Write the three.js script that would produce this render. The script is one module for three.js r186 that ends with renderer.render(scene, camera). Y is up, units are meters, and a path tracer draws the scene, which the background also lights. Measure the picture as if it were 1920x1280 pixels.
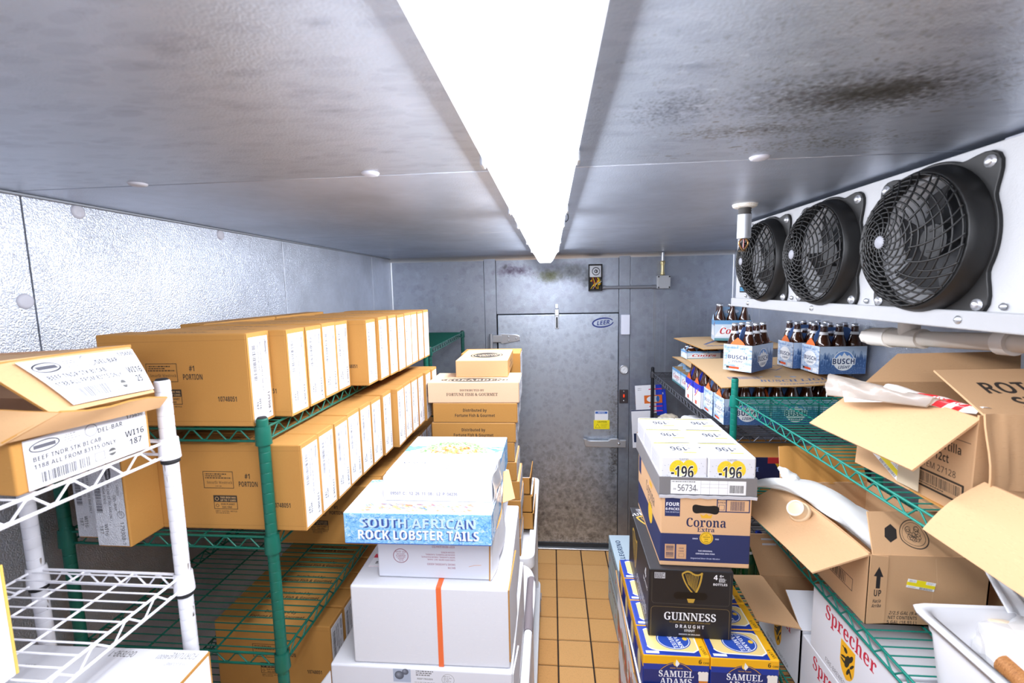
import * as THREE from 'three';
import { RoundedBoxGeometry } from 'three/addons/geometries/RoundedBoxGeometry.js';
import { mergeGeometries } from 'three/addons/utils/BufferGeometryUtils.js';
import { RectAreaLightUniformsLib } from 'three/addons/lights/RectAreaLightUniformsLib.js';
import { FontLoader } from 'three/addons/loaders/FontLoader.js';
import { TextGeometry } from 'three/addons/geometries/TextGeometry.js';

// ------------------------------------------------------------------ camera, light, exposure
const scene = new THREE.Scene();
scene.background = new THREE.Color(0x000000);
const renderer = new THREE.WebGLRenderer({ antialias: true });
renderer.toneMapping = THREE.LinearToneMapping;
renderer.toneMappingExposure = 1.0;
renderer.shadowMap.enabled = true;
RectAreaLightUniformsLib.init();

const camera = new THREE.PerspectiveCamera(2 * Math.atan(640 / 855.9) * 180 / Math.PI, 1920 / 1280, 0.03, 30);
camera.position.set(0, 2.15, 0);
camera.focus = 2.1; camera.userData.fStop = 4.5;
camera.rotation.set(-0.11563, 0.08714, -0.01978, 'YXZ');

const ROOM = { x0: -1.285, x1: 1.38, z0: -3.62, z1: 1.75, h: 2.404 };
const LAMP = { area: 40, glow: 2.6, xc: -0.037 };
const LAMP_SPANS = [[-3.16, -1.63], [-1.585, -0.05], [0.0, 1.53]];      // the three tube fittings along the ceiling
for (const [a, b] of LAMP_SPANS) {
  const L = b - a - 0.1, zc = (a + b) / 2;
  for (const [dx, y, w, tx, ty, k] of [[0, 2.306, 0.075, 0, -1, 1.1], [-0.083, 2.344, 0.075, -1, -0.62, 0.8], [0.083, 2.344, 0.075, 1, -0.62, 0.8]]) {
    const l = new THREE.RectAreaLight(0xf4f7ff, LAMP.area * k, L, w);
    l.name = 'fluorescent_tube_light';
    l.position.set(LAMP.xc + dx, y, zc);
    l.up.set(tx ? 0 : 1, tx ? 1 : 0, 0);
    l.lookAt(LAMP.xc + dx + tx, y + ty, zc);
    scene.add(l);
  }
}

// ------------------------------------------------------------------ helpers
const V = (x, y, z) => new THREE.Vector3(x, y, z);
function rng(s) { return () => { s |= 0; s = s + 0x6D2B79F5 | 0; let t = Math.imul(s ^ s >>> 15, 1 | s); t = t + Math.imul(t ^ t >>> 7, 61 | t) ^ t; return ((t ^ t >>> 14) >>> 0) / 4294967296; }; }
const taken = {};
function numbered(n) { taken[n] = (taken[n] ?? -1) + 1; return taken[n] ? `${n}_${String(taken[n]).padStart(3, '0')}` : n; }
function shadows(o) { o.castShadow = true; o.receiveShadow = true; return o; }
function tag(o, label, category, group) { o.userData.label = label; o.userData.category = category; if (group) o.userData.group = group; return o; }
function thing(name, label, category, [x, y, z] = [0, 0, 0], turn = 0, group) {
  const g = new THREE.Group(); g.name = numbered(name); scene.add(g);
  g.position.set(x, y, z); g.rotation.y = turn; return tag(g, label, category, group);
}
function part(name, geo, m, parent, pos, rot) {
  const o = shadows(new THREE.Mesh(geo, m)); o.name = name;
  if (pos) o.position.set(...pos); if (rot) o.rotation.set(...rot);
  parent.add(o); return o;
}
function struct(name, geo, m) { const o = shadows(new THREE.Mesh(geo, m)); o.name = numbered(name); o.userData.kind = 'structure'; scene.add(o); return o; }
function solo(name, geo, m, label, category, pos, group) {
  const o = shadows(new THREE.Mesh(geo, m)); o.name = numbered(name); if (pos) o.position.set(...pos); scene.add(o); return tag(o, label, category, group);
}
function copy(o, label, group) { const c = o.clone(); c.name = numbered(o.name.replace(/_\d{3}$/, '')); c.userData = { ...o.userData }; scene.add(c); if (label) c.userData.label = label; if (group) c.userData.group = group; return c; }
const box = (w, h, d, x = 0, y = 0, z = 0) => new THREE.BoxGeometry(w, h, d).translate(x, y, z);
const rbox = (w, h, d, r = 0.003, x = 0, y = 0, z = 0, s = 2) => { const g = new RoundedBoxGeometry(w, h, d, s, r); return (x || y || z) ? g.translate(x, y, z) : g; };
function rod(a, b, r, seg = 6) {
  const d = b.clone().sub(a), L = d.length(), g = new THREE.CylinderGeometry(r, r, L, seg, 1);
  g.applyQuaternion(new THREE.Quaternion().setFromUnitVectors(V(0, 1, 0), d.normalize()));
  return g.translate((a.x + b.x) / 2, (a.y + b.y) / 2, (a.z + b.z) / 2);
}
const flat = g => { const n = g.index ? g.toNonIndexed() : g; n.clearGroups(); return n; };
const join = list => mergeGeometries(list.map(g => { const n = flat(g); for (const k of Object.keys(n.attributes)) if (!['position', 'normal', 'uv'].includes(k)) n.deleteAttribute(k); return n; }));
const poly = (pts, r, seg = 6) => join(pts.slice(1).map((p, i) => rod(pts[i], p, r, seg)));
const tube = (pts, r, n = 40, seg = 8, closed = false) => new THREE.TubeGeometry(new THREE.CatmullRomCurve3(pts, closed), n, r, seg, closed);
const lathe = (pts, seg = 20) => new THREE.LatheGeometry(pts.map(([r, y]) => new THREE.Vector2(r, y)), seg);
// a sheet with thickness between four corners (lower left, lower right, upper right, upper left seen from its printed side)
function panel(p00, p10, p11, p01, t = 0.004, o = {}) {
  const nu = o.nu ?? 1, nv = o.nv ?? 1, pos = [], uv = [], idx = [], groups = [];
  const a = p10.clone().sub(p00), b = p01.clone().sub(p00), n = a.cross(b).normalize();
  const P = (u, v) => { const q = p00.clone().multiplyScalar((1 - u) * (1 - v)).addScaledVector(p10, u * (1 - v)).addScaledVector(p11, u * v).addScaledVector(p01, (1 - u) * v); if (o.bend) q.addScaledVector(n, o.bend(u, v)); if (o.move) q.add(o.move(u, v)); return q; };
  const grid = (side) => {
    const base = pos.length / 3;
    for (let j = 0; j <= nv; j++) for (let i = 0; i <= nu; i++) { const q = P(i / nu, j / nv); if (side < 0) q.addScaledVector(n, -t); pos.push(q.x, q.y, q.z); uv.push(i / nu, j / nv); }
    const start = idx.length;
    for (let j = 0; j < nv; j++) for (let i = 0; i < nu; i++) { const k = base + j * (nu + 1) + i, q = [k, k + 1, k + nu + 2, k, k + nu + 2, k + nu + 1]; if (side < 0) q.reverse(); idx.push(...q); }
    groups.push([start, idx.length - start]);
  };
  grid(1); grid(-1);
  const start = idx.length, ring = [];
  for (let i = 0; i < nu; i++) ring.push([i / nu, 0]); for (let j = 0; j < nv; j++) ring.push([1, j / nv]);
  for (let i = nu; i > 0; i--) ring.push([i / nu, 1]); for (let j = nv; j > 0; j--) ring.push([0, j / nv]);
  ring.forEach(([u, v], i) => {
    const [u2, v2] = ring[(i + 1) % ring.length], A = P(u, v), B = P(u2, v2), k = pos.length / 3;
    for (const q of [A, B, B.clone().addScaledVector(n, -t), A.clone().addScaledVector(n, -t)]) { pos.push(q.x, q.y, q.z); uv.push(u, v); }
    idx.push(k, k + 2, k + 1, k, k + 3, k + 2);
  });
  groups.push([start, idx.length - start]);
  const g = new THREE.BufferGeometry();
  g.setAttribute('position', new THREE.Float32BufferAttribute(pos, 3)); g.setAttribute('uv', new THREE.Float32BufferAttribute(uv, 2)); g.setIndex(idx);
  groups.forEach(([s, c], i) => g.addGroup(s, c, i)); g.computeVertexNormals(); return g;
}

// ------------------------------------------------------------------ textures and materials
function tex(w, h, draw) { const c = document.createElement('canvas'); c.width = w; c.height = h; const x = c.getContext('2d'); draw(x, w, h); const t = new THREE.CanvasTexture(c); t.colorSpace = THREE.SRGBColorSpace; t.anisotropy = 8; return t; }
function T(x, s, px, py, size, o = {}) {
  x.save(); x.translate(px, py); if (o.rot) x.rotate(o.rot); x.scale(o.sx ?? 1, 1);
  x.font = `${o.style ?? ''} ${o.weight ?? 'bold'} ${size}px ${o.font ?? 'sans-serif'}`; x.textAlign = o.align ?? 'center'; x.textBaseline = 'middle';
  if (o.stroke) { x.lineWidth = o.lw ?? size * 0.12; x.strokeStyle = o.stroke; x.lineJoin = 'round'; x.strokeText(s, 0, 0); }
  x.fillStyle = o.color ?? '#1d1a18'; x.fillText(s, 0, 0); x.restore();
}
function speck(x, w, h, n, seed, cols, lmin = 1, lmax = 5) { const r = rng(seed); for (let i = 0; i < n; i++) { x.fillStyle = cols[i % cols.length]; const l = lmin + r() * (lmax - lmin); if (r() < 0.5) x.fillRect(r() * w, r() * h, l, 1); else x.fillRect(r() * w, r() * h, 1 + r(), 1 + r()); } }
function kraftBg(x, w, h, base = '#c79b63', seed = 1) { x.fillStyle = base; x.fillRect(0, 0, w, h); speck(x, w, h, w * h / 60, seed, ['rgba(90,55,20,.10)', 'rgba(255,230,190,.10)', 'rgba(60,35,10,.07)']); }
function bars(x, px, py, w, h, seed, col = '#222', vertical = false) { const r = rng(seed); let p = 0; const L = vertical ? h : w; x.fillStyle = col; while (p < L) { const b = L * (0.006 + 0.018 * r()); if (vertical) x.fillRect(px, py + p, w, b); else x.fillRect(px + p, py, b, h); p += b + L * (0.006 + 0.02 * r()); } }
function lines(x, px, py, w, n, dy, seed, col = '#333', th = 3) { const r = rng(seed); x.fillStyle = col; for (let i = 0; i < n; i++) { let q = 0; const end = w * (0.6 + 0.4 * r()); while (q < end) { const l = 4 + r() * 14; x.fillRect(px + q, py + i * dy, Math.min(l, end - q), th); q += l + 4; } } }
const std = (color, roughness = 0.8, metalness = 0, o = {}) => new THREE.MeshStandardMaterial({ color, roughness, metalness, ...o });
const pic = (t, roughness = 0.75, o = {}) => new THREE.MeshStandardMaterial({ map: t, roughness, ...o });
// smooth tileable noise
function noise2(n, cells, seed) {
  const r = rng(seed), g = Float32Array.from({ length: cells * cells }, () => r()), out = new Float32Array(n * n);
  for (let j = 0; j < n; j++) for (let i = 0; i < n; i++) {
    const u = i / n * cells, v = j / n * cells, a = Math.floor(u), b = Math.floor(v), f = u - a, q = v - b, s = f * f * (3 - 2 * f), t = q * q * (3 - 2 * q), c = (a + 1) % cells, d = (b + 1) % cells;
    out[j * n + i] = (g[b * cells + a] * (1 - s) + g[b * cells + c] * s) * (1 - t) + (g[d * cells + a] * (1 - s) + g[d * cells + c] * s) * t;
  } return out;
}
function dataTex(n, f, srgb) { const d = new Uint8Array(n * n * 4); for (let i = 0; i < n * n; i++) { const [r, g, b] = f(i); d[i * 4] = r; d[i * 4 + 1] = g; d[i * 4 + 2] = b; d[i * 4 + 3] = 255; } const t = new THREE.DataTexture(d, n, n); t.wrapS = t.wrapT = THREE.RepeatWrapping; t.magFilter = THREE.LinearFilter; t.minFilter = THREE.LinearMipmapLinearFilter; if (srgb) t.colorSpace = THREE.SRGBColorSpace; t.needsUpdate = true; return t; }
const NB = 512, nA = noise2(NB, 96, 3), nB2 = noise2(NB, 40, 5), nC = noise2(NB, 9, 8), nD = noise2(NB, 24, 9), nE = noise2(NB, 200, 10);
const embossTex = dataTex(NB, i => { const a = Math.abs(nA[i] - 0.5) * 2, b = Math.abs(nB2[i] - 0.5) * 2, h = 255 * Math.min(1, 0.2 + 0.65 * Math.min(1, a * 1.5) + 0.2 * b); return [h, h, h]; });
const clothTex = dataTex(NB, i => { const h = 255 * (0.5 * nE[i] + 0.3 * nA[i] + 0.2 * nD[i]); return [h, h, h]; });
const rep = (t, sx, sy = sx) => { const c = t.clone(); c.wrapS = c.wrapT = THREE.RepeatWrapping; c.repeat.set(sx, sy); c.needsUpdate = true; return c; };
const galvTint = dataTex(NB, i => { const v = 0.84 + 0.16 * (0.45 * nC[i] + 0.35 * nD[i] + 0.2 * nA[i]); return [238 * v, 241 * v, 248 * v]; }, true);
// ------------------------------------------------------------------ the room
function metreUV(g) {
  g = g.index ? g.toNonIndexed() : g; const p = g.attributes.position, n = g.attributes.normal, uv = new Float32Array(p.count * 2);
  for (let i = 0; i < p.count; i++) { const ax = Math.abs(n.getX(i)), ay = Math.abs(n.getY(i)), az = Math.abs(n.getZ(i)); let u = p.getX(i), v = p.getY(i); if (ax >= ay && ax >= az) u = -p.getZ(i); else if (ay >= az) v = -p.getZ(i); uv[2 * i] = u; uv[2 * i + 1] = v; }
  g.setAttribute('uv', new THREE.BufferAttribute(uv, 2)); return g;
}
const METAL = { rough: 0.42, metal: 0.84, col: 0xe4e8ee };
const embossMap = rep(embossTex, 1 / 0.3);
const galv = std(METAL.col, METAL.rough, METAL.metal, { map: rep(galvTint, 1 / 1.9), bumpMap: embossMap, bumpScale: 0.0009 });
const galvCeil = std(0xdfe7f2, 0.38, 0.85, { map: rep(galvTint, 1 / 2.3), bumpMap: embossMap, bumpScale: 0.0003 });
const smoothMetal = std(0xd5d9de, 0.38, 0.9), trimMetal = std(0xe6e9ee, 0.35, 0.85), darkGap = std(0x14161a, 0.9);
const bolt = std(0xc9ccd0, 0.3, 0.9), chrome = std(0xc2c4c9, 0.34, 0.75), capPlastic = std(0xb9bac4, 0.5);
const T_ = 0.1;   // wall thickness
const { x0, x1, z0, z1, h: CH } = ROOM;
// floor: dark grout bed with single quarry tiles standing proud of it
const floor = struct('floor', box(x1 - x0 + 2 * T_, T_, z1 - z0 + 2 * T_, (x0 + x1) / 2, -T_ / 2 - 0.004, (z0 + z1) / 2), std(0x2a2624, 0.95));
{
  const px = 0.2, pz = 0.1945, gr = 0.007, a = (px - gr) / 2, b = (pz - gr) / 2, e = 0.0025;
  const tileGeo = (() => { const g = new THREE.BoxGeometry(2 * a, 0.006, 2 * b); const p = g.attributes.position; for (let i = 0; i < p.count; i++) if (p.getY(i) > 0) { p.setX(i, p.getX(i) - Math.sign(p.getX(i)) * e); p.setZ(i, p.getZ(i) - Math.sign(p.getZ(i)) * e); } g.computeVertexNormals(); return g; })();
  const clay = s => tex(128, 128, (x, w, h) => { x.fillStyle = ['#dfa865', '#e3ad6b', '#dba25f'][s]; x.fillRect(0, 0, w, h); speck(x, w, h, 900, 40 + s, ['rgba(110,60,25,.18)', 'rgba(240,190,130,.18)', 'rgba(70,40,20,.12)'], 1, 3); });
  const mats = [0, 1, 2].map(s => pic(clay(s), 0.55)), r = rng(77), rest = [];
  for (let i = -7; i < 8; i++) for (let k = -2; k < 28; k++) {
    const x = 0.021 + (i + 0.5) * px, z = -3.366 + (k + 0.5) * pz;
    if (x < x0 - 0.05 || x > x1 || z > z1 || z < z0 - 0.1) continue;
    const dy = -0.004 + 0.003 + (r() - 0.5) * 0.0012, m = mats[Math.floor(r() * 3)];
    if (x > -0.35 && x < 0.85 && z < -0.9) { const t = part('floor_tile', tileGeo, m, floor, [x, dy, z]); t.rotation.y = (r() - 0.5) * 0.004; }
    else rest.push(tileGeo.clone().translate(x, dy, z));
  }
  const s = part('floor_tiles', join(rest), mats[0], floor); s.userData.kind = 'stuff';
}
// outer shell and the metal panels that line it
const shell = std(0x9aa0a6, 0.7, 0.3);
const panelGeo = (w, h, d, x, y, z) => metreUV(rbox(w, h, d, 0.003, x, y, z, 1));
function seamed(name, core, cuts, make, m) { const w = struct(name, core, shell); for (let i = 0; i + 1 < cuts.length; i++) part('wall_panel', make(cuts[i] + 0.0012, cuts[i + 1] - 0.0012), m, w); return w; }
const PT = 0.012;
const wallL = seamed('wall_left', box(T_, CH + 0.1, z1 - z0 + 2 * T_, x0 - PT - T_ / 2, CH / 2, (z0 + z1) / 2), [z0, -3.235, -2.13, -1.04, 0.05, 1.15, z1], (a, b) => panelGeo(PT, CH, b - a, x0 - PT / 2, CH / 2, (a + b) / 2), galv);
const wallR = seamed('wall_right', box(T_, CH + 0.1, z1 - z0 + 2 * T_, x1 + PT + T_ / 2, CH / 2, (z0 + z1) / 2), [z0, -3.28, -3.17, -2.2, -1.1, 0, 1.1, z1], (a, b) => panelGeo(PT, CH, b - a, x1 + PT / 2, CH / 2, (a + b) / 2), galv);
seamed('wall_front', box(x1 - x0 + 2 * T_, CH + 0.1, T_, (x0 + x1) / 2, CH / 2, z1 + PT + T_ / 2), [x0, -0.4, 0.5, x1], (a, b) => panelGeo(b - a, CH, PT, (a + b) / 2, CH / 2, z1 + PT / 2), galv);
// the end wall with the door: stains and smears are painted where the photograph shows them
const backTex = tex(2048, 1848, (x, w, h) => {
  const X = u => (u - x0) / (x1 - x0) * w, Y = v => (1 - v / CH) * h, r = rng(31);
  x.fillStyle = '#b4b9c2'; x.fillRect(0, 0, w, h);
  for (let i = 0; i < 5000; i++) { x.fillStyle = r() < 0.5 ? 'rgba(80,86,96,.05)' : 'rgba(245,248,252,.06)'; const s = 4 + r() * 22; x.beginPath(); x.ellipse(r() * w, r() * h, s, s * (0.4 + r()), r() * 3, 0, 7); x.fill(); }
  const smear = (cx, cy, sx, sy, n, col, s0 = 2, s1 = 9) => { for (let i = 0; i < n; i++) { const g = (r() + r() + r() - 1.5) / 1.5, q = (r() + r() + r() - 1.5) / 1.5; x.fillStyle = col; const s = s0 + r() * (s1 - s0); x.beginPath(); x.ellipse(X(cx + g * sx), Y(cy + q * sy), s, s * (0.5 + r()), r() * 3, 0, 7); x.fill(); } };
  smear(0.16, 2.27, 0.3, 0.1, 1500, 'rgba(66,62,62,.03)', 4, 18); smear(-0.02, 2.24, 0.14, 0.07, 600, 'rgba(62,56,54,.03)', 3, 14); smear(-0.3, 2.29, 0.2, 0.06, 300, 'rgba(60,58,60,.06)', 3, 14); smear(-0.36, 2.32, 0.03, 0.03, 60, 'rgba(60,60,62,.05)'); smear(0.3, 2.2, 0.12, 0.09, 300, 'rgba(56,54,56,.05)', 3, 14);
  for (let i = 0; i < 16; i++) { const u = 0.72 + r() * 0.5; x.fillStyle = `rgba(240,244,250,${0.05 + r() * 0.08})`; x.fillRect(X(u), Y(2.1 - r() * 0.2), 3 + r() * 8, (0.4 + r() * 0.9) / CH * h); }
  x.fillStyle = 'rgba(170,140,95,.28)'; x.fillRect(X(0.79), Y(2.12), 3, 300); x.fillRect(X(0.802), Y(2.12), 2, 460);
});
const backMat = std(METAL.col, 0.36, 0.74, { map: (() => { backTex.repeat.set(1 / (x1 - x0), 1 / CH); backTex.offset.set(-x0 / (x1 - x0), 0); return backTex; })(), bumpMap: embossMap, bumpScale: 0.0004 });
const wallB = struct('wall_back', box(x1 - x0 + 2 * T_, CH + 0.1, T_, (x0 + x1) / 2, CH / 2, z0 - PT - T_ / 2), shell);
for (const [a, b, c, d, e] of [[x0, -0.53, 0, CH], [-0.53, -0.435, 0, CH], [-0.435, 0.524, 1.948, CH], [0.524, 0.61, 0, CH], [0.61, x1, 0, CH]]) part('wall_panel', panelGeo(b - a - 0.0024, d - c, PT, (a + b) / 2, (c + d) / 2, z0 - PT / 2 + (a === -0.53 || a === 0.524 ? 0.004 : 0)), backMat, wallB);
part('dark_gap', box(0.98, 1.97, 0.004, 0.045, 0.985, z0 - 0.006), darkGap, wallB);
// ceiling panels; the one beside the cooling unit carries mould and scrapes
const stainTex = tex(2048, 846, (x, w, h) => {
  const r = rng(12), X = u => (u - x0) / (x1 - x0) * w, Y = z => (z + 1.02) / 1.1 * h;
  x.fillStyle = '#d2d5da'; x.fillRect(0, 0, w, h);
  for (let i = 0; i < 4200; i++) { x.fillStyle = r() < 0.55 ? 'rgba(70,72,78,.05)' : 'rgba(250,250,255,.06)'; const s = 2 + r() * 14; x.beginPath(); x.ellipse(r() * w, r() * h, s * 1.6, s * 0.6, (r() - 0.5) * 0.5, 0, 7); x.fill(); }
  const dots = (cx, cz, sx, sz, n, col, s0, s1) => { for (let i = 0; i < n; i++) { const a = r() * 6.283, q = Math.sqrt(-Math.log(1 - r() * 0.98)) * 0.5; x.fillStyle = col; const s = s0 + r() * (s1 - s0); x.beginPath(); x.ellipse(X(cx + Math.cos(a) * q * sx), Y(cz + Math.sin(a) * q * sz), s * (0.7 + r()), s, r() * 3, 0, 7); x.fill(); } };
  dots(0.43, -0.70, 0.2, 0.11, 5200, 'rgba(48,45,32,.12)', 0.7, 2.6); dots(0.45, -0.69, 0.1, 0.05, 1500, 'rgba(48,40,22,.10)', 0.8, 3);
  dots(0.35, -0.83, 0.2, 0.06, 1400, 'rgba(62,54,40,.14)', 0.7, 2.2); dots(0.18, -0.72, 0.09, 0.09, 900, 'rgba(60,60,62,.16)', 0.7, 1.8); dots(0.5, -0.92, 0.22, 0.08, 700, 'rgba(70,58,40,.2)', 0.7, 2.2);
  dots(0.35, -0.6, 0.35, 0.25, 900, 'rgba(70,62,50,.14)', 0.7, 2);
  for (let i = 0; i < 70; i++) { x.fillStyle = `rgba(245,246,248,${0.25 + r() * 0.4})`; x.beginPath(); x.ellipse(X(0.15 + r() * 0.4), Y(-0.88 + r() * 0.36), 2 + r() * 9, 0.8 + r() * 2, (r() - 0.5) * 0.5, 0, 7); x.fill(); }
  for (let i = 0; i < 40; i++) { x.fillStyle = `rgba(84,60,34,${0.25 + r() * 0.3})`; x.beginPath(); x.ellipse(X(0.2 + r() * 0.5), Y(-1.0 + r() * 0.3), 1 + r() * 7, 0.6 + r() * 1.6, (r() - 0.5) * 0.3, 0, 7); x.fill(); }
});
stainTex.repeat.set(1 / (x1 - x0), 1 / 1.1); stainTex.offset.set(-x0 / (x1 - x0), 0.08 / 1.1);
const stainMat = std(0xdfe7f2, 0.38, 0.85, { map: stainTex, bumpMap: embossMap, bumpScale: 0.0003 });
const ceiling = struct('ceiling', box(x1 - x0 + 2 * T_, T_, z1 - z0 + 2 * T_, (x0 + x1) / 2, CH + PT + T_ / 2, (z0 + z1) / 2), shell);
for (const [a, b, m] of [[z0, -3.2, galvCeil], [-3.2, -2.1, galvCeil], [-2.1, -1.02, galvCeil], [-1.02, 0.08, stainMat], [0.08, 1.18, galvCeil], [1.18, z1, galvCeil]]) part('ceiling_panel', panelGeo(x1 - x0, PT, b - a - 0.003, (x0 + x1) / 2, CH + PT / 2, (a + b) / 2), m, ceiling);
// coves and corner strips
const cove = struct('trim_1', metreUV((() => { const s = new THREE.Shape(); s.moveTo(0, 0); s.lineTo(0.03, 0); s.quadraticCurveTo(0.006, -0.006, 0, -0.034); s.closePath(); return new THREE.ExtrudeGeometry(s, { depth: x1 - x0, bevelEnabled: false, curveSegments: 6 }).rotateY(-Math.PI / 2).translate(x1, CH, z0); })().scale(1, 1, 1)), smoothMetal);
for (const [i, x] of [[2, x0 + 0.006], [3, x1 - 0.006]]) struct('trim_' + i, rbox(0.012, CH - 0.03, 0.012, 0.004, x, (CH - 0.03) / 2, z0 + 0.006), trimMetal);
struct('trim_4', rbox(0.01, 0.008, z1 - z0, 0.003, x0 + 0.004, CH - 0.004, (z0 + z1) / 2), std(0x8f949c, 0.5, 0.6));
struct('trim_5', rbox(1.1, 0.012, 0.05, 0.004, 0.05, 0.006, z0 + 0.035), trimMetal);   // door sill

// round fastener caps
const capGeo = lathe([[0, 0.006], [0.012, 0.0055], [0.017, 0.004], [0.0195, 0.0], [0.0195, -0.003]], 24);
for (const [n, p, rz, l] of [['a', [x0, 2.381, -1.174], -Math.PI / 2, 'grey plastic plug near ceiling on bright metal wall panel'], ['b', [x0, 2.142, -1.018], -Math.PI / 2, 'grey plastic plug beside near seam of metal wall'], ['c', [x0, 2.38, -1.716], -Math.PI / 2, 'grey plastic plug under ceiling edge above top row of cartons'], ['d', [-0.388, CH, -0.995], Math.PI, 'grey plug in ceiling beside seam, close to tube light'], ['e', [-0.937, CH, -1.0], Math.PI, 'grey plug in ceiling beside seam, close to wall'], ['f', [0.423, CH, -1.0], Math.PI, 'pale plug in ceiling beside seam, near mould stain'], ['g', [x0, 2.09, -0.6], -Math.PI / 2, 'grey plastic plug on metal wall above white shelf']]) {
  const o = solo('panel_plug', capGeo, capPlastic, l, 'plug', p); o.rotation.z = rz;
}

// ------------------------------------------------------------------ the door
const doorTex = tex(1024, 2048, (x, w, h) => {
  const r = rng(9), X = u => (u + 0.426) / 0.946 * w, Y = v => (1 - (v - 0.02) / 1.922) * h;
  x.fillStyle = '#cdd2d8'; x.fillRect(0, 0, w, h);
  const blob = (n, col, fx, fy, s0, s1) => { for (let i = 0; i < n; i++) { x.fillStyle = col; const s = s0 + r() * (s1 - s0); x.beginPath(); x.ellipse(X(fx()), Y(fy()), s, s * (0.4 + r()), r() * 3, 0, 7); x.fill(); } };
  const g = (m, s) => () => m + s * (r() + r() + r() - 1.5);
  blob(2600, 'rgba(80,86,96,.05)', () => -0.42 + r() * 0.94, () => r() * 1.95, 4, 22); blob(1200, 'rgba(245,248,252,.05)', () => -0.42 + r() * 0.94, () => r() * 1.95, 4, 18);
  blob(4200, 'rgba(58,58,60,.055)', () => -0.42 + r() * 0.94, () => 0.95 * Math.sqrt(r()) * (0.2 + 0.8 * r()), 4, 22);
  blob(700, 'rgba(74,62,44,.07)', g(0.49, 0.05), g(1.1, 0.3), 2, 9); blob(500, 'rgba(46,40,28,.09)', g(0.49, 0.035), g(0.75, 0.13), 2, 9);
  blob(260, 'rgba(236,240,245,.3)', g(-0.04, 0.13), g(0.66, 0.12), 1, 5); blob(500, 'rgba(230,235,240,.16)', () => -0.4 + r() * 0.9, () => 0.1 + r() * 0.75, 1, 3.5); blob(60, 'rgba(236,240,245,.35)', g(0.25, 0.3), g(0.85, 0.03), 1, 5);
  blob(500, 'rgba(56,50,42,.12)', () => -0.4 + r() * 0.9, () => 0.02 + r() * 0.1, 2, 9); blob(120, 'rgba(250,252,255,.25)', g(0.32, 0.2), g(1.62, 0.1), 1, 5);
});
const door = struct('door_1', rbox(0.946, 1.922, 0.05, 0.006, 0.047, 0.02 + 0.961, z0 - 0.005), std(0xecf3fc, 0.38, METAL.metal, { map: doorTex, bumpMap: rep(embossTex, 4, 8), bumpScale: 0.0004 }));
door.userData.label = 'grey embossed metal cold room door with scuffed lower half'; 
const DZ = z0 + 0.02;   // door face
part('door_sweep', rbox(0.94, 0.03, 0.012, 0.003, 0.047, 0.03, DZ + 0.004), std(0x2a2b2e, 0.7), door);
{ // lever handle
  const s = new THREE.Shape(); s.moveTo(0.248, 0.945); s.lineTo(0.268, 0.94); s.quadraticCurveTo(0.275, 0.93, 0.3, 0.929); s.lineTo(0.44, 0.93); s.lineTo(0.462, 0.946); s.lineTo(0.51, 0.948); s.lineTo(0.53, 0.935); s.lineTo(0.575, 0.935); s.lineTo(0.575, 0.885); s.lineTo(0.5, 0.884); s.lineTo(0.275, 0.888); s.lineTo(0.262, 0.895); s.closePath();
  const hd = part('door_handle', new THREE.ExtrudeGeometry(s, { depth: 0.02, bevelEnabled: true, bevelSize: 0.004, bevelThickness: 0.005, bevelSegments: 2 }).translate(0, 0, DZ + 0.02), chrome, door);
  part('lock_cylinder', lathe([[0, 0.01], [0.008, 0.008], [0.011, 0]], 16).rotateX(Math.PI / 2), bolt, hd, [0.523, 0.912, DZ + 0.045]);
  part('handle_base', rbox(0.1, 0.04, 0.024, 0.004, 0.5, 0.912, DZ + 0.01), smoothMetal, hd);
}
{ // strap hinge
  const s = new THREE.Shape(); s.moveTo(-0.4, 1.79); s.lineTo(-0.3, 1.785); s.quadraticCurveTo(-0.255, 1.78, -0.252, 1.768); s.lineTo(-0.252, 1.742); s.lineTo(-0.36, 1.722); s.quadraticCurveTo(-0.4, 1.715, -0.4, 1.72); s.closePath();
  const hg = part('hinge', new THREE.ExtrudeGeometry(s, { depth: 0.012, bevelEnabled: true, bevelSize: 0.003, bevelThickness: 0.003, bevelSegments: 2 }).translate(0, 0, DZ + 0.003), chrome, door);
  part('hinge_pin', join([new THREE.CylinderGeometry(0.015, 0.015, 0.13, 14).translate(-0.478, 1.73, DZ + 0.02), rbox(0.09, 0.06, 0.02, 0.006, -0.44, 1.755, DZ + 0.014)]), chrome, hg);
  for (const [x, y] of [[-0.34, 1.772], [-0.34, 1.74], [-0.28, 1.757]]) part('screw', lathe([[0, 0.004], [0.005, 0.003], [0.007, 0]], 10).rotateX(Math.PI / 2), bolt, hg, [x, y, DZ + 0.018]);
}
{ // draw latch over the door head
  const l = part('draw_latch', join([rbox(0.028, 0.11, 0.012, 0.003, 0.043, 1.885, DZ + 0.008), rbox(0.034, 0.05, 0.018, 0.004, 0.043, 1.955, DZ + 0.01), rbox(0.026, 0.035, 0.01, 0.003, 0.043, 2.005, z0 + 0.006)]), smoothMetal, door);
  part('latch_slot', rbox(0.012, 0.085, 0.006, 0.002, 0.043, 1.878, DZ + 0.0145), std(0x1c1d20, 0.6), l);
}
const fontB = await new FontLoader().loadAsync('fonts/droid/droid_sans_bold.typeface.json');
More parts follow.
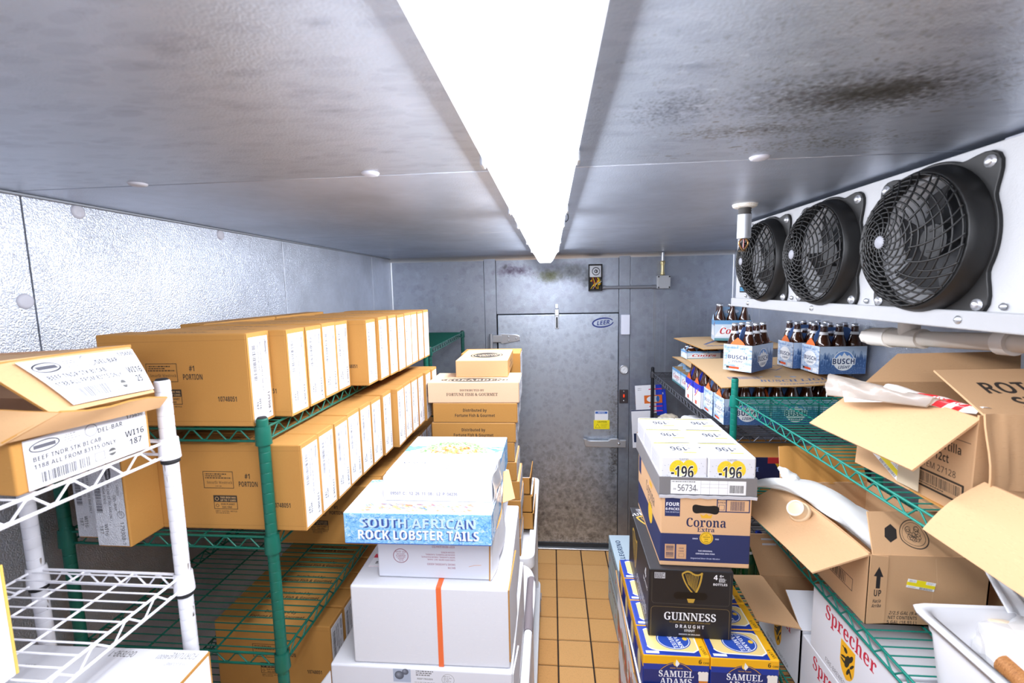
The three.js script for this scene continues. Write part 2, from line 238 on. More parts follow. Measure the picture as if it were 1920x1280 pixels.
{ // blue oval emblem
  const navy = std(0x1c2f7c, 0.45), e = new THREE.Group(); e.name = 'emblem'; door.add(e); e.position.set(0.4, 1.872, DZ + 0.001); e.rotation.z = 0.1;
  const pts = []; for (let i = 0; i <= 40; i++) { const a = 0.25 + i / 40 * 5.9, q = 0.0045 + 0.0025 * Math.sin(i / 40 * Math.PI); pts.push([Math.cos(a) * 0.078, Math.sin(a) * 0.033, q]); }
  const s = new THREE.Shape(); pts.forEach(([x, y, q], i) => i ? s.lineTo(x * (1 + q / 0.078), y * (1 + q / 0.033)) : s.moveTo(x, y)); [...pts].reverse().forEach(([x, y, q]) => s.lineTo(x * (1 - q / 0.12), y * (1 - q / 0.05))); s.closePath();
  part('emblem_ring', new THREE.ExtrudeGeometry(s, { depth: 0.0015, bevelEnabled: false }), navy, e);
  const tg = new TextGeometry('LEER', { font: fontB, size: 0.032, depth: 0.0015, bevelEnabled: false, curveSegments: 3 }); tg.applyMatrix4(new THREE.Matrix4().makeShear(0, 0, 0.25, 0, 0, 0)); tg.translate(-0.052, -0.016, 0.0002);
  part('emblem_lettering', tg, navy, e);
}
{ // two stickers
  const nt = tex(256, 192, (x, w, h) => { x.fillStyle = '#eef0f6'; x.fillRect(0, 0, w, h); x.fillStyle = '#2f62b8'; x.fillRect(12, 14, w - 24, 44); T(x, 'NOTICE', w / 2, 37, 36, { color: '#e8ecf6' }); });
  const ct = tex(256, 150, (x, w, h) => { x.fillStyle = '#f6e41a'; x.fillRect(0, 0, w, h); T(x, '▲CAUTION', w / 2, 28, 34, { color: '#5e5312' }); x.strokeStyle = '#4c4410'; x.lineWidth = 3; x.beginPath(); x.moveTo(60, 62); x.lineTo(26, 128); x.lineTo(104, 128); x.closePath(); x.stroke(); lines(x, 116, 64, 110, 3, 24, 4, '#7a6d1c', 5); });
  const a = part('notice_sticker', rbox(0.105, 0.078, 0.0015, 0.0007, 0.39, 1.128, DZ + 0.001), pic(nt, 0.5), door); a.userData.label = 'white sticker with blue NOTICE heading';
  const b = part('caution_sticker', rbox(0.126, 0.074, 0.0015, 0.0007, 0.392, 1.054, DZ + 0.002), pic(ct, 0.5), door); b.userData.label = 'yellow CAUTION sticker';
}
// fittings on the door frame and the end wall
{
  const W = z0 + 0.004;
  solo('door_sensor', rbox(0.068, 0.156, 0.026, 0.006), std(0xdfe3f2, 0.45), 'blank pale plastic sensor box on door frame', 'sensor', [0.573, 1.853, W + 0.013]);
  const th = thing('dial_thermometer', 'round steel dial thermometer set in door frame', 'thermometer', [0.565, 1.498, W]);
  part('bezel', lathe([[0.031, 0], [0.036, 0.004], [0.036, 0.012], [0.031, 0.015], [0.028, 0.012]], 28).rotateX(Math.PI / 2), chrome, th);
  const dt = tex(128, 128, (x) => { x.fillStyle = '#e6e8ec'; x.fillRect(0, 0, 128, 128); x.strokeStyle = '#333'; for (let i = 0; i < 24; i++) { const a = i / 24 * 6.28; x.lineWidth = i % 4 ? 1 : 3; x.beginPath(); x.moveTo(64 + 48 * Math.cos(a), 64 + 48 * Math.sin(a)); x.lineTo(64 + 58 * Math.cos(a), 64 + 58 * Math.sin(a)); x.stroke(); } x.lineWidth = 3; x.beginPath(); x.moveTo(50, 78); x.lineTo(88, 40); x.stroke(); });
  part('dial', new THREE.CircleGeometry(0.029, 28).translate(0, 0, 0.009), pic(dt, 0.3), th);
  const sw = thing('light_switch', 'dark brown light switch plate with glowing red toggle on door frame', 'switch', [0.566, 1.282, W]);
  part('cover_plate', rbox(0.068, 0.11, 0.01, 0.004, 0, 0, 0.005), std(0x4a4346, 0.45, 0.4), sw);
  part('toggle', rbox(0.012, 0.024, 0.016, 0.004, 0, 0.006, 0.014), std(0xff4a1c, 0.4, 0, { emissive: 0xff3a10, emissiveIntensity: 0.35 }), sw);
  for (const y of [-0.035, 0.042]) part('screw', lathe([[0, 0.003], [0.004, 0.002], [0.005, 0]], 10).rotateX(Math.PI / 2), bolt, sw, [0, y, 0.01]);
  const tc = thing('defrost_timer', 'open black timer box with dial and loose yellow wires above door', 'timer', [0.34, 2.22, z0]);
  const blk = std(0x17181b, 0.5);
  part('housing', join([box(0.1, 0.2, 0.004, 0, 0, 0.002), box(0.004, 0.2, 0.05, -0.05, 0, 0.025), box(0.004, 0.2, 0.05, 0.05, 0, 0.025), box(0.104, 0.004, 0.05, 0, 0.1, 0.025), box(0.104, 0.004, 0.05, 0, -0.1, 0.025)]), blk, tc);
  const pl = part('dial_plate', rbox(0.09, 0.09, 0.012, 0.003, 0, 0.048, 0.03), std(0xb9bcc2, 0.4, 0.6), tc);
  part('dial_ring', new THREE.TorusGeometry(0.028, 0.003, 8, 28).translate(0.004, 0.048, 0.038), std(0x55575c, 0.4, 0.7), pl);
  part('dial_knob', lathe([[0, 0.012], [0.01, 0.012], [0.014, 0]], 18).rotateX(Math.PI / 2), std(0x8d9096, 0.35, 0.8), pl, [0.004, 0.048, 0.036]);
  const wr = rng(5);
  for (let i = 0; i < 9; i++) { const a = V(-0.035 + wr() * 0.075, 0, 0.03), b = V(-0.035 + wr() * 0.075, -0.085, 0.025); part('wire', tube([a, V(a.x + 0.01, -0.03, 0.05), V((a.x + b.x) / 2, -0.05, 0.045), b], 0.003, 14, 6), std([0xd9b52c, 0xd9b52c, 0x9a1f1c, 0x24262a, 0xc7cacf][i % 5], 0.5), tc); }
  for (let i = 0; i < 5; i++) part('wire_nut', new THREE.ConeGeometry(0.008, 0.022, 8), std(0xe0b11e, 0.5), tc, [-0.03 + wr() * 0.065, -0.06 + wr() * 0.05, 0.045], [0, 0, wr() * 2 - 1]);
  const cd = solo('conduit', join([new THREE.CylinderGeometry(0.0115, 0.0115, 0.405, 12).rotateZ(Math.PI / 2), new THREE.CylinderGeometry(0.016, 0.016, 0.03, 12).rotateZ(Math.PI / 2).translate(-0.19, 0, 0), new THREE.CylinderGeometry(0.016, 0.016, 0.03, 12).rotateZ(Math.PI / 2).translate(0.19, 0, 0)]), std(0x8b8f98, 0.5, 0.5), 'grey horizontal conduit between timer and junction box', 'conduit', [0.594, 2.142, z0 + 0.022]); cd.rotation.z = -0.006;
  const jb = thing('junction_box', 'square grey junction box with corner screws on end wall', 'junction box', [0.85, 2.176, z0]);
  part('box_body', rbox(0.1, 0.1, 0.055, 0.008, 0, 0, 0.0275), std(0xa6abb2, 0.55, 0.2), jb); part('box_lid', rbox(0.098, 0.098, 0.008, 0.006, 0, 0, 0.056), std(0xb2b6bc, 0.5, 0.2), jb);
  for (const x of [-1, 1]) for (const y of [-1, 1]) part('screw', new THREE.CylinderGeometry(0.006, 0.006, 0.004, 10).rotateX(Math.PI / 2), std(0x2b2d30, 0.5), jb, [x * 0.04, y * 0.04, 0.0605]);
  const pp = thing('feed_pipe', 'short brass and steel pipe from ceiling into junction box', 'pipe', [0.845, 2.226, z0 + 0.03]);
  part('pipe', new THREE.CylinderGeometry(0.0115, 0.0115, 0.17, 14).translate(0, 0.087, 0), chrome, pp);
  part('coupling', lathe([[0.011, 0], [0.017, 0.004], [0.017, 0.02], [0.013, 0.024], [0.013, 0.08], [0.018, 0.085], [0.018, 0.105], [0.011, 0.11]], 14), std(0xc9b98a, 0.35, 0.8), pp);
}
// ------------------------------------------------------------------ ceiling tube fittings
{
  const glow = std(0xffffff, 0.4, 0, { emissive: 0xf6f8ff, emissiveIntensity: LAMP.glow }), white = std(0xe9ebef, 0.5), endm = std(0xeef0f4, 0.45);
  const prof = [[-0.088, 0], [-0.088, -0.012], [-0.074, -0.03], [-0.05, -0.072], [-0.036, -0.086], [0.036, -0.086], [0.05, -0.072], [0.074, -0.03], [0.088, -0.012], [0.088, 0]];
  LAMP_SPANS.forEach(([a, b], i) => {
    const o = thing('ceiling_tube_light', ['long white tube light ending short of door wall', 'long white tube light beside mould stain, over the aisle', 'long white tube light behind the camera over the aisle'][i], 'light', [LAMP.xc, CH, (a + b) / 2], 0, 'tube lights in a line along the ceiling');
    const L = b - a, s = new THREE.Shape(); prof.forEach(([x, y], k) => k ? s.lineTo(x, y) : s.moveTo(x, y)); s.closePath();
    part('lens_light', new THREE.ExtrudeGeometry(s, { depth: L - 0.03, bevelEnabled: true, bevelSize: 0.006, bevelThickness: 0.012, bevelOffset: -0.006, bevelSegments: 3 }).translate(0, -0.001, -(L - 0.03) / 2), glow, o);
    part('housing', rbox(0.15, 0.02, L - 0.04, 0.004, 0, -0.01, 0), white, o);
    for (const sx of [-1, 1]) for (const q of [-0.42, -0.05, 0.38]) part('clip', rbox(0.008, 0.022, 0.03, 0.003, sx * 0.09, -0.014, q * L), smoothMetal, o);
    const e = part('wire_bracket', tube([V(0.08, 0, -L / 2 - 0.006), V(0.094, -0.008, -L / 2 - 0.006), V(0.096, -0.025, -L / 2 - 0.006), V(0.088, -0.034, -L / 2 - 0.006)], 0.0025, 12, 6), std(0x4a4d54, 0.4, 0.7), o);
  });
}
// ------------------------------------------------------------------ wire shelving
const greenPaint = std(0x0d6150, 0.42, 0.15), greenDark = std(0x0b4a40, 0.45, 0.15), whitePaint = std(0xf0f0f6, 0.4), blackWire = std(0x5d5f66, 0.4, 0.7), blackPaint = std(0x2a2b30, 0.45, 0.4), rubber = std(0x1d1d20, 0.7);
function postGeo(h, r) { const p = [[0, 0.0], [r * 0.9, 0], [r, 0.004]]; for (let y = 0.0254; y < h - 0.01; y += 0.0254) p.push([r, y - 0.0012], [r - 0.0014, y - 0.0008], [r - 0.0014, y + 0.0008], [r, y + 0.0012]); p.push([r, h - 0.004], [r * 0.86, h], [0, h]); return lathe(p, 14); }
const chippedPaint = pic(tex(128, 2048, (x, w, h) => { x.fillStyle = '#e4e4ea'; x.fillRect(0, 0, w, h); const r = rng(88); for (let i = 0; i < 170; i++) { x.fillStyle = ['#6a625c', '#8a8078', '#4c4642', '#a89c90'][i % 4]; x.beginPath(); x.ellipse(r() * w, r() * h, 0.8 + r() * 3.5, 0.5 + r() * 2.5, r() * 3, 0, 7); x.fill(); } }), 0.4);
// one unit: posts at the four corners, shelves [height, spacing of wires, true if its wires are single parts]
function shelfUnit(name, label, x0, x1, z0, z1, h, shelves, m, o = {}) {
  const u = thing(name, label, 'shelving', [(x0 + x1) / 2, 0, (z0 + z1) / 2]), w = x1 - x0, d = z1 - z0, r = o.r ?? 0.0135, pg = postGeo(h, r), cg = lathe([[r + 0.001, 0], [r + 0.0055, 0.001], [r + 0.0035, 0.044], [r + 0.001, 0.046]], 16), bg = lathe([[r, 0], [r + 0.003, 0.002], [r + 0.003, 0.008], [r, 0.01]], 14);
  for (const sx of [-1, 1]) for (const sz of [-1, 1]) {
    const p = part('post', pg, o.postMat ?? m, u, [sx * w / 2, 0.02, sz * d / 2]);
    part('foot', lathe([[0, -0.02], [0.018, -0.02], [0.018, -0.014], [0.006, -0.01], [0.006, 0.002]], 12), smoothMetal, p); part('post_cap', lathe([[r * 0.86, h], [r * 0.7, h + 0.003], [0, h + 0.003]], 14), rubber, p);
    for (const [y] of shelves) { part('collar', cg, m, u, [sx * w / 2, y - 0.042, sz * d / 2]); if (o.rings) part('clip_ring', bg, rubber, u, [sx * w / 2, y - 0.052, sz * d / 2]); }
  }
  for (const [y, gap, single] of shelves) {
    const a = w / 2, b = d / 2, R = 0.0031, q = r + 0.003, top = y - 0.004, low = y - 0.034, loops = [];
    for (const yy of [top, low]) loops.push(rod(V(-a, yy, -b + q), V(-a, yy, b - q), R), rod(V(a, yy, -b + q), V(a, yy, b - q), R), rod(V(-a + q, yy, -b), V(a - q, yy, -b), R), rod(V(-a + q, yy, b), V(a - q, yy, b), R));
    const s = part('shelf_frame', join(loops), m, u);
    const zig = (n, f) => { const pts = []; for (let i = 0; i <= 2 * n; i++) { const [t, up] = [i / (2 * n), i % 2]; pts.push(f(t, up ? top - 0.004 : low + 0.003)); if (i < 2 * n) pts.push(f(t + 0.3 / (2 * n), up ? top - 0.004 : low + 0.003)); } return poly(pts, 0.0021, 5); };
    const nl = Math.round((d - 0.07) / 0.062), nw = Math.round((w - 0.07) / 0.062);
    for (const sx of [-1, 1]) part('truss_wire', zig(nl, (t, yy) => V(sx * a, yy, -b + 0.035 + t * (d - 0.07))), m, s);
    for (const sz of [-1, 1]) part('truss_wire', zig(nw, (t, yy) => V(-a + 0.035 + t * (w - 0.07), yy, sz * b)), m, s);
    const ns = o.supports ?? 2; for (let i = 1; i <= ns; i++) part('support_rod', new THREE.CylinderGeometry(0.0028, 0.0028, d, 6).rotateX(Math.PI / 2), m, s, [-a + w * i / (ns + 1), y - 0.0062, 0]);
    const wg = new THREE.CylinderGeometry(0.0018, 0.0018, w, 5).rotateZ(Math.PI / 2), n = Math.floor((d - 0.03) / gap);
    if (single) for (let i = 0; i <= n; i++) part('wire', wg, m, s, [0, y - 0.0018, -b + 0.015 + i * (d - 0.03) / n]);
    else { const l = []; for (let i = 0; i <= n; i++) l.push(wg.clone().translate(0, y - 0.0018, -b + 0.015 + i * (d - 0.03) / n)); part('wire_deck', join(l), m, s).userData.kind = 'stuff'; }
  }
  return u;
}
shelfUnit('wire_shelving', 'white wire shelving unit holding labelled beef cartons', -1.165, -0.81, -0.87, 0.34, 1.955, [[1.848, 0.026, true], [1.545, 0.026, true], [1.2, 0.026, false], [0.2, 0.026, false]], whitePaint, { rings: true, r: 0.0145, postMat: chippedPaint });
shelfUnit('wire_shelving', 'green wire shelving unit packed with rows of brown portion cartons', -1.245, -0.69, -2.43, -1.005, 1.835, [[1.832, 0.026, false], [1.558, 0.026, false], [1.243, 0.026, true], [0.902, 0.026, false], [0.2, 0.026, false]], greenPaint);
shelfUnit('wire_shelving', 'empty topped green wire shelving unit in corner by door wall', -1.245, -0.69, -3.48, -2.51, 1.81, [[1.822, 0.026, true], [1.4, 0.026, false], [0.9, 0.026, false]], greenDark);
shelfUnit('wire_shelving', 'green wire shelving unit with open tortilla and jug cartons', 0.75, 1.335, -1.917, -0.33, 1.745, [[1.688, 0.026, true], [1.316, 0.026, true], [0.87, 0.026, true], [0.2, 0.026, false]], std(0x0d8273, 0.38, 0.15), { supports: 3 });
shelfUnit('wire_shelving', 'black wire shelving unit stacked with bottle carriers', 0.755, 1.335, -3.46, -1.985, 1.52, [[1.505, 0.026, true], [1.13, 0.026, false], [0.75, 0.026, false], [0.2, 0.026, false]], blackWire, { r: 0.0125, postMat: blackPaint });
// ------------------------------------------------------------------ cartons: shared prints
const KR = '#b5823f', kraft = pic(tex(256, 256, (x, w, h) => kraftBg(x, w, h, KR, 2)), 0.85), kraftEdge = pic(tex(128, 128, (x, w, h) => { kraftBg(x, w, h, '#b5823f', 3); }), 0.9), kraftPale = pic(tex(256, 256, (x, w, h) => kraftBg(x, w, h, '#d0a678', 4)), 0.85), kraftIn = pic(tex(256, 256, (x, w, h) => kraftBg(x, w, h, '#c8a385', 5)), 0.9), kraftRed = pic(tex(256, 256, (x, w, h) => kraftBg(x, w, h, '#bf9870', 6)), 0.88), kraftDark = pic(tex(256, 256, (x, w, h) => kraftBg(x, w, h, '#b5875a', 7)), 0.9);
const whiteCard = pic(tex(256, 256, (x, w, h) => { x.fillStyle = '#dddee4'; x.fillRect(0, 0, w, h); speck(x, w, h, 700, 8, ['rgba(120,120,140,.05)', 'rgba(255,255,255,.2)']); }), 0.7);
const INK = '#2c241c';
const portionTex = tex(1024, 606, (x, w, h) => {
  kraftBg(x, w, h, KR, 11); x.strokeStyle = INK; x.lineWidth = 4;
  x.strokeRect(330, 190, 210, 118); lines(x, 342, 204, 190, 3, 14, 6, INK, 7); T(x, '⊜ Smurfit Westrock', 435, 268, 26, { color: INK, sx: 0.84, weight: 'normal', font: 'serif' }); lines(x, 410, 292, 50, 1, 10, 3, INK, 4);
  T(x, '#1', 645, 222, 50, { color: INK, sx: 0.7 }); T(x, 'PORTION', 645, 278, 50, { color: INK, sx: 0.62 });
  x.fillStyle = INK; x.fillRect(390, 362, 165, 46); T(x, 'THIS BOX HAS', 492, 376, 17, { color: '#cfa872' }); T(x, 'UP TO 7 LIVES', 492, 396, 17, { color: '#cfa872' }); x.strokeRect(390, 362, 165, 96); T(x, 'OUR PLANET', 488, 424, 17, { color: INK }); T(x, 'HAS ONE', 480, 445, 17, { color: INK });
  x.beginPath(); x.arc(412, 385, 12, 0, 7); x.strokeStyle = '#cfa872'; x.lineWidth = 3; x.stroke(); x.strokeStyle = INK; x.beginPath(); x.arc(412, 434, 10, 0, 7); x.stroke(); T(x, 'EMPTY • FLATTEN • RECYCLE', 472, 474, 13, { color: INK, sx: 0.9 }); lines(x, 396, 486, 150, 1, 8, 8, INK, 4);
  T(x, '10748051', 868, 424, 46, { color: INK, sx: 0.66 });
  x.strokeStyle = 'rgba(120,80,40,.35)'; x.lineWidth = 3; x.beginPath(); x.moveTo(0, 52); x.lineTo(w, 38); x.stroke(); x.beginPath(); x.moveTo(0, h - 30); x.lineTo(w, h - 34); x.stroke();
});
const distTex = tex(512, 118, (x, w, h) => { kraftBg(x, w, h, KR, 12); T(x, 'Distributed by', w / 2, 42, 25, { color: INK, sx: 0.85 }); T(x, 'Fortune Fish & Gourmet', w / 2, 74, 25, { color: INK, sx: 0.85 }); });
const ovalTex = tex(512, 303, (x, w, h) => { kraftBg(x, w, h, '#d3ab7a', 13); x.save(); x.translate(w / 2, h / 2); x.fillStyle = '#3c3733'; x.beginPath(); x.ellipse(0, 0, 128, 96, 0, 0, 7); x.fill(); x.strokeStyle = '#d6b48a'; x.lineWidth = 6; x.beginPath(); x.ellipse(0, 0, 114, 84, 0, 0, 7); x.stroke(); x.fillStyle = '#d6b48a'; x.fillRect(-100, -24, 200, 48); x.fillRect(-8, -80, 14, 50); T(x, 'FORTUNE', 0, -6, 30, { color: '#3c3733' }); T(x, 'FISH', 0, 16, 16, { color: '#3c3733' }); x.restore(); T(x, 'KEEP FROZEN', 470, 60, 14, { rot: Math.PI / 2, color: INK }); });
const meatLabel = s => tex(232, 600, (x, w, h) => {
  x.fillStyle = '#dfe0e6'; x.fillRect(0, 0, w, h); x.save(); x.translate(w, 0); x.rotate(Math.PI / 2);   // written along the height
  x.strokeStyle = '#5a5a64'; x.lineWidth = 5; x.beginPath(); x.ellipse(80, 34, 50, 18, -0.1, 0, 7); x.stroke(); x.fillStyle = '#6a6a74'; x.fillRect(40, 28, 78, 12); lines(x, 150, 22, 60, 3, 9, s, '#777', 4);
  T(x, 'DEL-BAR', 270, 60, 26, { color: '#4a4a52', weight: 'normal' }); x.beginPath(); x.arc(330, 30, 22, 0, 7); x.lineWidth = 2; x.stroke();
  T(x, 'BEEF LOIN STK FF CAB PR DEL BAR ONLY', 40, 100, 23, { align: 'left', color: '#141418', sx: 0.8 }); T(x, 'LONG OFF FROM 07' + (41 + s) + '0', 40, 132, 23, { align: 'left', color: '#141418', sx: 0.8 });
  bars(x, 60, 160, 250, 42, 20 + s, '#1c1c22'); lines(x, 60, 212, 230, 1, 8, s + 4, '#777', 4); T(x, 'WI16', 480, 150, 34, { color: '#0c0c10' }); T(x, '187', 485, 186, 36, { color: '#0c0c10' }); T(x, (179308 - 2 * s) + '-1', 490, 38, 40, { color: '#0c0c10' }); x.restore();
});
const meatLabels = [0, 1, 2].map(s => pic(meatLabel(s), 0.55)), labelEdge = std(0xe8e9ee, 0.6);
const rL = rng(2024);
// the portion carton: 38 cm long, 22.5 cm high, 8.6 cm thick, its shipping label on one end
const MEAT = [0.38, 0.224, 0.0845], meatGeo = rbox(...MEAT, 0.004, 0, MEAT[1] / 2, 0, 2), meatMats = [kraft, kraft, pic(distTex, 0.85), kraft, pic(portionTex, 0.85), pic(ovalTex, 0.85)];
const meatLabelGeo = rbox(0.0012, 0.205, 0.0715, 0.0005);
const meatFlapGeo = box(0.0015, 0.222, 0.0835);
function meatBox(label, group, pos, o = {}) {
  const g = thing('portion_carton', label, 'carton', pos, o.turn ?? 0, group);
  part('carton', meatGeo, meatMats, g); const e = o.end ?? 0; g.scale.set(1, 0.985 + 0.02 * rL(), 1);
  if (e !== null) { const l = part('shipping_label', meatLabelGeo, meatLabels[e % 3], g, [MEAT[0] / 2 + 0.0015, MEAT[1] / 2 - 0.002, 0.001]); part('end_flap', meatFlapGeo, kraftEdge, g, [MEAT[0] / 2 + 0.0004, MEAT[1] / 2, 0]); }
  if (o.lie) g.rotation.set(Math.PI / 2, 0, 0);
  return g;
}
const ORD = ['first', 'second', 'third', 'fourth', 'fifth', 'sixth', 'seventh', 'eighth', 'ninth', 'tenth', 'eleventh', 'twelfth', 'thirteenth'];
{ // top row: thirteen in a line, with a second line behind against the wall
  const zs = [-0.997, -1.084, -1.184, -1.277, -1.366, -1.456, -1.545, -1.632, -1.719, -1.806, -1.893, -1.98, -2.067], xr = [-0.709, -0.664, -0.668, -0.672, -0.673, -0.614, -0.605, -0.6, -0.597, -0.596, -0.597, -0.594, -0.592];
  zs.forEach((z, i) => meatBox(i ? `brown portion carton with white end label, ${ORD[i]} in top row from near green post` : 'brown #1 portion carton, first on the top green shelf, printed side showing', i ? 'cartons in the top shelf row' : undefined, [xr[i] - 0.19, 1.834 + 0.0012 * rL(), z - 0.0435], { end: i, turn: (rL() - 0.5) * 0.018 }));
  for (let i = 0; i < 2; i++) { const b = meatBox(['brown portion carton along the wall, partly hidden behind fifth carton of top row', 'brown portion carton along the wall, partly hidden behind ninth carton of top row'][i], undefined, [-1.142, 1.834, -1.55 - i * 0.385], { end: null, turn: Math.PI / 2 }); }
}
{ // middle row
  const zs = [-1.007, -1.092, -1.178, -1.264, -1.35, -1.436, -1.522, -1.608, -1.7, -1.786, -1.872, -1.958, -2.044], xr = [-0.612, -0.612, -0.61, -0.611, -0.609, -0.607, -0.6, -0.578, -0.58, -0.578, -0.576, -0.566, -0.56];
  zs.forEach((z, i) => meatBox(i ? `brown portion carton with white end label, ${ORD[i]} in middle row from near green post` : 'brown #1 portion carton, first of the middle shelf row, behind green post', i ? 'cartons in the middle shelf row' : undefined, [xr[i] - 0.19, 1.561, z - 0.058], { end: i + 1, turn: (rL() - 0.5) * 0.016 }));
}
{ // third level, starting farther back
  for (let i = 0; i < 10; i++) meatBox(i ? `brown portion carton, ${ORD[i]} in third shelf row beyond the lobster carton` : 'brown #1 portion carton heading the third shelf row beside lobster carton', i ? 'cartons in the third shelf row' : undefined, [-0.633 - 0.19, 1.245, -1.49 - 0.043 - i * 0.088], { end: i, turn: (rL() - 0.5) * 0.014 });
}
for (let i = 0; i < 10; i++) meatBox(i ? `brown portion carton, ${ORD[i]} in the row under the empty wire shelf` : 'brown #1 portion carton heading the row under the empty wire shelf', i ? 'cartons under the empty wire shelf' : undefined, [-0.688 - 0.19, 0.905, -1.238 - 0.043 - i * 0.0915], { end: i + 2, turn: (rL() - 0.5) * 0.014 });
// two cartons turned end-on beside the middle row
{
  const wr = tex(232, 600, (x, w, h) => { x.fillStyle = '#d9dbe2'; x.fillRect(0, 0, w, h); x.save(); x.translate(w, 0); x.rotate(Math.PI / 2); x.fillStyle = '#3c3c44'; x.beginPath(); x.ellipse(90, 100, 60, 24, 0, 0, 7); x.fill(); T(x, 'FORTUNE', 90, 100, 20, { color: '#dfe1e8' }); T(x, '146001', 210, 40, 24, { color: '#333', weight: 'normal' }); T(x, 'DEL-BAR', 300, 70, 28, { color: '#333', weight: 'normal' }); T(x, 'TNDR STK FF CAB PR DEL BAR ONLY', 70, 112, 25, { align: 'left', weight: 'normal', color: '#2c2c33', sx: 0.9 }); T(x, 'LONG OFF FROM 07410', 70, 146, 25, { align: 'left', weight: 'normal', color: '#2c2c33', sx: 0.9 }); x.strokeStyle = '#444'; x.lineWidth = 3; x.beginPath(); x.arc(380, 36, 24, 0, 7); x.stroke(); lines(x, 362, 26, 36, 4, 6, 3, '#555', 3); bars(x, 180, 170, 190, 44, 5, '#3a3a44'); T(x, 'WI16', 490, 158, 36, { color: '#222', weight: 'normal' }); T(x, '187', 490, 196, 36, { color: '#222', weight: 'normal' }); T(x, '179308-1', 512, 36, 40, { color: '#222', weight: 'normal' }); x.restore(); });
  const wrM = pic(wr, 0.35, { bumpMap: rep(clothTex, 0.4, 1), bumpScale: 0.004 });
  const side = tex(512, 303, (x, w, h) => { kraftBg(x, w, h, KR, 14); x.lineWidth = 16; x.strokeStyle = '#221d1a'; x.beginPath(); x.ellipse(w / 2, h / 2, 120, 92, 0, 0, 7); x.stroke(); x.fillStyle = '#221d1a'; x.beginPath(); x.ellipse(w / 2, h / 2, 100, 72, 0, 0, 7); x.fill(); T(x, 'FORTUNE', w / 2, h / 2, 34, { color: '#d6b48a' }); });
  const ms = [kraft, kraft, kraft, kraft, pic(side, 0.85), pic(side, 0.85)];
  for (const [x, z, l] of [[-1.0325, -0.932, 'end-on brown carton with creased film label 179308 hanging over green shelf'], [-1.122, -0.966, 'end-on brown carton with creased label, in the wall corner behind white shelving']]) {
    const g = thing('portion_carton', l, 'carton', [x, 1.561, z - 0.19], -Math.PI / 2 );
    part('carton', meatGeo, ms, g); part('shipping_label', rbox(0.0012, 0.212, 0.078, 0.0005), wrM, g, [MEAT[0] / 2 + 0.0015, MEAT[1] / 2 - 0.001, 0]);
  }
}
// ------------------------------------------------------------------ on the white shelving
const beefLabel = (s, w = 640) => tex(w, 250, (x, w, h) => {
  x.fillStyle = '#e0e1e7'; x.fillRect(0, 0, w, h); x.strokeStyle = '#22222a'; x.lineWidth = 6; x.beginPath(); x.ellipse(90, 46, 66, 26, -0.05, 0, 7); x.stroke(); x.fillStyle = '#55555e'; x.fillRect(40, 36, 100, 20); lines(x, 180, 24, 80, 4, 12, s, '#777', 5);
  x.lineWidth = 3; x.beginPath(); x.arc(316, 40, 32, 0, 7); x.stroke(); lines(x, 292, 26, 48, 4, 9, s + 3, '#888', 3); T(x, 'DEL-BAR', 420, 56, 36, { color: '#1c1c22' }); T(x, '175650', 570, 24, 32, { color: '#1c1c22' }); T(x, '19626', 570, 66, 16, { color: '#555', weight: 'normal' });
  T(x, 'BEEF TNDR STK BI CAB', 30, 104, 34, { align: 'left', color: '#1c1c22', sx: 0.92 }); T(x, '1188 ALL FROM 83115 ONLY', 30, 142, 34, { align: 'left', color: '#1c1c22', sx: 0.92 });
  bars(x, 60, 176, 230, 54, 31 + s, '#26262c'); x.strokeStyle = '#444'; x.strokeRect(320, 176, 52, 44); T(x, '▰', 346, 198, 28, { color: '#555' }); x.fillStyle = '#555'; x.beginPath(); x.arc(416, 196, 22, 0, 7); x.fill(); x.fillStyle = '#ddd'; x.fillRect(392, 192, 48, 10);
  T(x, 'WI16', 560, 126, 50, { color: '#101016' }); T(x, s ? '25' : '187', 560, 178, 50, { color: '#101016' });
});
